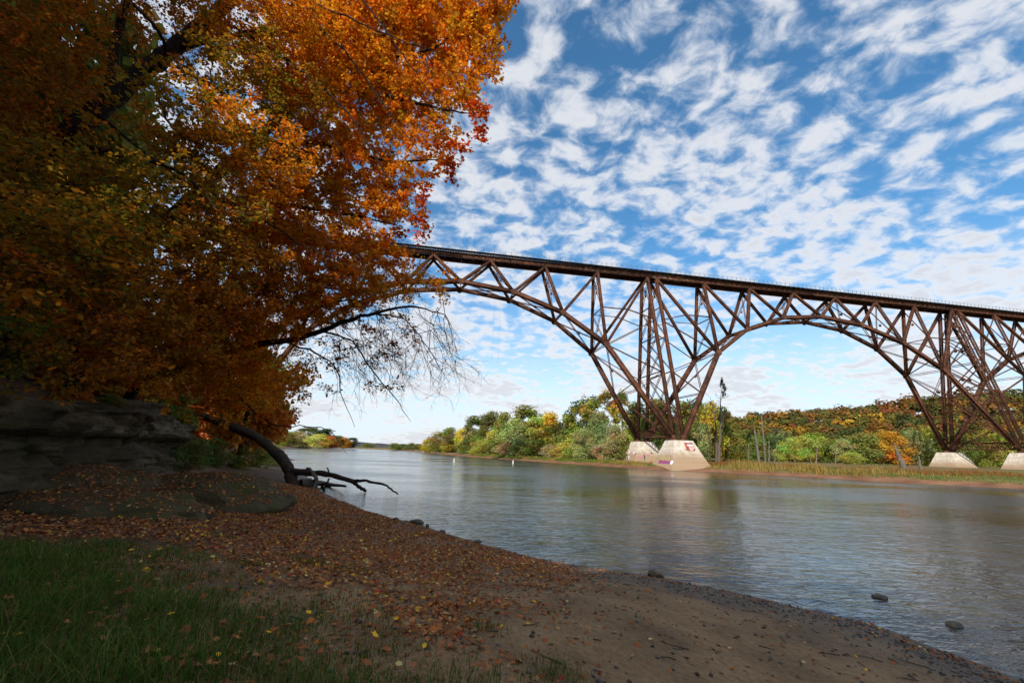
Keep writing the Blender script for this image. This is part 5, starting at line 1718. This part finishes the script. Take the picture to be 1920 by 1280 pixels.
# ------------------------------------------------------------------ forest on the hill
rng = np.random.default_rng(31)
NT = 1900
u = rng.uniform(2.0, 6.6, NT); v = rng.uniform(-0.12, 1.12, NT)
B = hill_pt(u, v)
hn = fbm(B[:, 0] * 0.016, B[:, 1] * 0.016, 201)
HC = 1.25 * np.array([(0.065, 0.075, 0.02), (0.13, 0.065, 0.022), (0.10, 0.09, 0.022), (0.17, 0.085, 0.02), (0.30, 0.18, 0.025), (0.05, 0.06, 0.022), (0.16, 0.055, 0.025), (0.24, 0.12, 0.02)])
goldness = sstep(-(u - 3.1), -0.7, 0.6) * sstep(0.75 - v, 0, 0.5)
ck = np.where(rng.random(NT) < 0.06 + 0.55 * goldness * (hn > -0.25), 4, rng.choice([0, 1, 2, 3, 5, 6, 7, 0, 1, 2, 5, 0], NT))
tcol = HC[ck] * rng.uniform(0.75, 1.25, (NT, 1))
R = rng.uniform(4.0, 7.6, NT); Hh = R * rng.uniform(1.7, 2.3, NT)
per = 170
ti = np.repeat(np.arange(NT), per)
d = unit(rng.standard_normal((len(ti), 3))); d[:, 2] = np.abs(d[:, 2]) * 1.0 - 0.35 * rng.random(len(ti)); d = unit(d)
ph = rng.uniform(0, 6.28, (NT, 3))[ti]
lump = 1 + 0.22 * np.sin(d[:, 0] * 5 + ph[:, 0]) * np.sin(d[:, 1] * 5 + ph[:, 1]) + 0.15 * np.sin(d[:, 2] * 8 + ph[:, 2])
rr = ((0.72 + 0.3 * rng.random(len(ti))) * lump).clip(0, 1.12)
cc = B[ti] + np.column_stack([np.zeros((len(ti), 2)), Hh[ti] * 0.55]) + d * rr[:, None] * np.column_stack([R[ti], R[ti], Hh[ti] * 0.5])
nr = unit(d + rng.normal(0, 0.28, d.shape))
mb = MB()
leaf_cloud(mb, DIAMOND, cc, nr, rng.standard_normal(d.shape), R[ti] * rng.uniform(0.18, 0.36, len(ti)), (tcol[ti] * (1 + 0.09 * rng.standard_normal((len(ti), 1)))).clip(0.01, 0.6))
tag(mb.build('hill_forest', M_HILLLEAF), 'autumn forest in green, rust and gold covering the far hill', 'forest', kind='stuff')

# ------------------------------------------------------------------ grasses on the far bank
rng = np.random.default_rng(32)
NG = 130000
ssh = np.array(FAR_SHORE[1:19], float)
scum = np.concatenate([[0], np.cumsum(np.linalg.norm(np.diff(ssh, axis=0), axis=1))])
ss = rng.uniform(0, scum[-1], NG)
bx = np.interp(ss, scum, ssh[:, 0]); by = np.interp(ss, scum, ssh[:, 1])
inl = 2.4 + 34 * rng.random(NG) ** 1.7
P = np.column_stack([bx + inl * (0.72 + 0.1 * rng.standard_normal(NG)), by + inl * 0.68])
zz = far_z(P)
sd = seg_dist(P, FAR_SHORE)
gnz = fbm(P[:, 0] * 0.13, P[:, 1] * 0.13, 221) + 0.5 * fbm(P[:, 0] * 0.5, P[:, 1] * 0.5, 223)
okp = (zz > 0.45) & in_poly(P, FAR_POLY) & (rng.random(NG) < 0.55 + 0.6 * gnz)
for (s0, side), (rt, _) in piers.items():
    okp &= np.linalg.norm(P - np.array(rt.location[:2]), axis=1) > 5.6
P, zz, gnz, sd = P[okp], zz[okp], gnz[okp], sd[okp]
tall = sstep(gnz, -0.15, 0.45) * np.where((P[:, 0] > 40) & (P[:, 0] < 72) & (sd < 22), 1.0, 0.35)
tall = np.where(P[:, 0] < 30, 0.25 + 0.35 * tall, tall)
h = (0.3 + 1.5 * tall) * rng.uniform(0.6, 1.3, len(P))
colA = np.where((gnz < -0.05)[:, None], [0.085, 0.15, 0.025], np.where((sd > 9)[:, None], [0.26, 0.10, 0.04], [0.34, 0.24, 0.075]))
colA = np.where(((P[:, 0] < 30) & (gnz < 0.3))[:, None], [0.13, 0.20, 0.03], colA)
mixg = np.where(rng.random((len(P), 1)) < 0.3, [0.13, 0.15, 0.035], colA)
mb = MB()
blades(mb, np.column_stack([P, zz - 0.05]), h, 0.035 + 0.02 * rng.random(len(P)), rng.uniform(0.1, 0.6, len(P)), rng, mixg, mixg * [1.2, 1.15, 1.1], 2)
tag(mb.build('far_grass', M_GRASS), 'tan, rust and green grasses along the far bank', 'grass', kind='stuff')

# ------------------------------------------------------------------ snags and dead trees
def snag(px_, ybase, ytop, Y, r, label, lean=0.0, branches=3, name='dead_snag', seed=1):
    rng = np.random.default_rng(seed)
    b = at_depth(px_, ybase, Y); b[2] = float(far_z(b[None, :2])[0]) - 0.2
    t = at_depth(px_ + lean, ytop, Y)
    root = empty(name, tuple(b), label, 'dead tree', 'dead trees on the far bank')
    n = 9; f = np.linspace(0, 1, n)[:, None]
    Pth = b * (1 - f) + t * f + rng.normal(0, 0.05 * r / 0.2, (n, 3)) * np.sin(f * 3.1)
    mb = MB(); mb.tube(Pth, np.linspace(r * 1.25, r * 0.5, n) * (1 + 0.08 * rng.standard_normal(n)), 8)
    # jagged broken top
    for k in range(3):
        a = rng.uniform(0, 6.28)
        mb.tube(np.array([Pth[-1], Pth[-1] + [0.3 * r * math.cos(a), 0.3 * r * math.sin(a), r * rng.uniform(1, 2.4)]]), np.array([r * 0.3, 0.02]), 4)
    me = mb.mesh('trunk', M_DEAD, True); offset(me, root.location); link('trunk', me, root)
    H = t[2] - b[2]
    for k in range(branches):
        i = int(rng.integers(3, n - 1)); a = rng.uniform(0, 6.28); L = H * rng.uniform(0.15, 0.3)
        f = np.linspace(0, 1, 6)[:, None]
        Q = Pth[i] + np.array([math.cos(a), math.sin(a), 0.7]) * L * f + rng.normal(0, 0.04 * L, (6, 3)) * f
        mb = MB(); mb.tube(Q, np.linspace(r * 0.35, 0.02, 6), 5)
        me = mb.mesh('branch', M_DEAD, True); offset(me, root.location); link('branch', me, root)
    return root


snag(1424, 866, 806, 112, 0.34, 'thick pale broken snag in the middle of the snag cluster', -9, 1, seed=1)
snag(1436, 868, 780, 114, 0.22, 'tallest thin pale snag rising against the golden hill', -8, 0, seed=2)
snag(1441, 866, 826, 113, 0.20, 'short straight snag right of the tallest snag', 1, 0, seed=3)
snag(1402, 864, 832, 118, 0.17, 'thin pale twin snag left of the snag cluster', 2, 1, seed=4)
snag(1450, 868, 838, 112, 0.16, 'small forked dead tree right of the snag cluster', 6, 4, seed=5)
snag(1530, 868, 840, 126, 0.20, 'pale bare trunk in front of the yellow-green floodplain trees', 2, 2, seed=6)
snag(1522, 868, 850, 126, 0.16, 'short pale leaning trunk beside the bare floodplain trunk', -6, 1, seed=7)
snag(1566, 868, 842, 128, 0.16, 'single slim pale trunk left of the green floodplain maple', 1, 0, seed=8)
snag(1697, 879, 841, 96, 0.62, 'thick leaning broken trunk standing in the rust-coloured grass', -17, 1, 'broken_snag', seed=9)
snag(1727, 880, 862, 95, 0.34, 'short pointed pale stump right of the leaning broken trunk', -3, 1, 'broken_snag', seed=10)


# tall half-dead tree right of the first tower: bare fine top, small dark leaf clump
rng = np.random.default_rng(41)
bq = at_depth(1347, 862, 122); bq[2] = float(far_z(bq[None, :2])[0]) - 0.2
hd = empty('half_dead_tree', tuple(bq), 'tall half-dead tree with bare top and small dark leaf clump right of the first tower', 'tree')
topq = at_depth(1352, 738, 122)
f = np.linspace(0, 1, 14)[:, None]
Pth = bq * (1 - f) + topq * f + rng.normal(0, 0.18, (14, 3)) * np.sin(f * 3.1)
mb = MB(); mb.tube(Pth, np.linspace(0.5, 0.07, 14), 8)
P2 = smooth_path([Pth[0] + [-0.6, 0.3, 0], Pth[4] + [-1.0, 0, 0], Pth[8] + [-1.6, 0, 0.5], at_depth(1332, 745, 122)], 12)
mb.tube(P2, np.linspace(0.35, 0.05, 12), 7)
me = mb.mesh('trunk', M_BARK_L, True); offset(me, hd.location); link('trunk', me, hd)
mb = MB()
def fine(p, d, L, r, depth):
    n = 6
    Q = [p]
    for i in range(n):
        d = unit(d + rng.normal(0, 0.16, 3) + np.array([0, 0, 0.03])); Q.append(Q[-1] + d * L / n)
    mb.tube(np.array(Q), np.linspace(r, r * 0.4, n + 1), 4, cap=False)
    if depth:
        for k in range(5):
            j = int(rng.integers(2, n + 1)); fine(Q[j], unit(d + rng.normal(0, 0.65, 3) + [0, 0, 0.25]), L * rng.uniform(0.4, 0.62), r * 0.5, depth - 1)
for i in range(6, 14):
    for k in range(2):
        fine(Pth[i], unit(rng.normal(0, 0.7, 3) + [0, 0, 0.7]), rng.uniform(1.6, 3.2), 0.05, 2)
for i in (8, 10, 11):
    fine(P2[i], unit(rng.normal(0, 0.5, 3) + [0, 0, 0.8]), 2.0, 0.04, 2)
me = mb.mesh('branch', M_BARK_L); offset(me, hd.location); tag(link('branch', me, hd), kind='stuff')
me = CROWNS[('open', 1)]
for nm, a, hgt, wd, c in (('leaf_clump', at_depth(1361, 778, 122), 11, 3.6, (0.05, 0.045, 0.014, 1)), ('leaf_clump', at_depth(1342, 860, 122), 9, 4.5, (0.13, 0.12, 0.03, 1))):
    o = link(nm, me, hd); o.location = Vector(a) - Vector(hd.location); o.scale = (wd, wd, hgt); o.color = c

# ------------------------------------------------------------------ buoys
M_BUOY = flat_mat('white_buoy', (0.7, 0.69, 0.67), 0.4)
M_BAND = flat_mat('orange_band', (0.6, 0.2, 0.05), 0.4)
for px_, py_, lb in ((851.5, 866, 'white buoy on the river, left of the two'), (962, 869, 'white buoy on the river, right of the two')):
    q = at_height(px_, py_, 0)
    root = empty('buoy', (q[0], q[1], 0), lb, 'buoy', 'buoys on the river')
    prof = [(0.0, -0.3), (0.18, -0.3), (0.2, 0.0), (0.18, 0.3), (0.16, 0.7), (0.1, 0.84), (0.0, 0.87)]
    a = np.linspace(0, 2 * math.pi, 12, endpoint=False)
    V = np.array([(r * math.cos(t), r * math.sin(t), z) for r, z in prof for t in a])
    F = [(i * 12 + j, i * 12 + (j + 1) % 12, (i + 1) * 12 + (j + 1) % 12, (i + 1) * 12 + j) for i in range(len(prof) - 1) for j in range(12)]
    mb = MB(); mb.add(V, F); mb.build('float', M_BUOY, root, True)
    V = np.array([(0.172 * math.cos(t), 0.172 * math.sin(t), z) for z in (0.5, 0.56) for t in a])
    mb = MB(); mb.add(V, [(j, (j + 1) % 12, 12 + (j + 1) % 12, 12 + j) for j in range(12)]); mb.build('band', M_BAND, root, True)
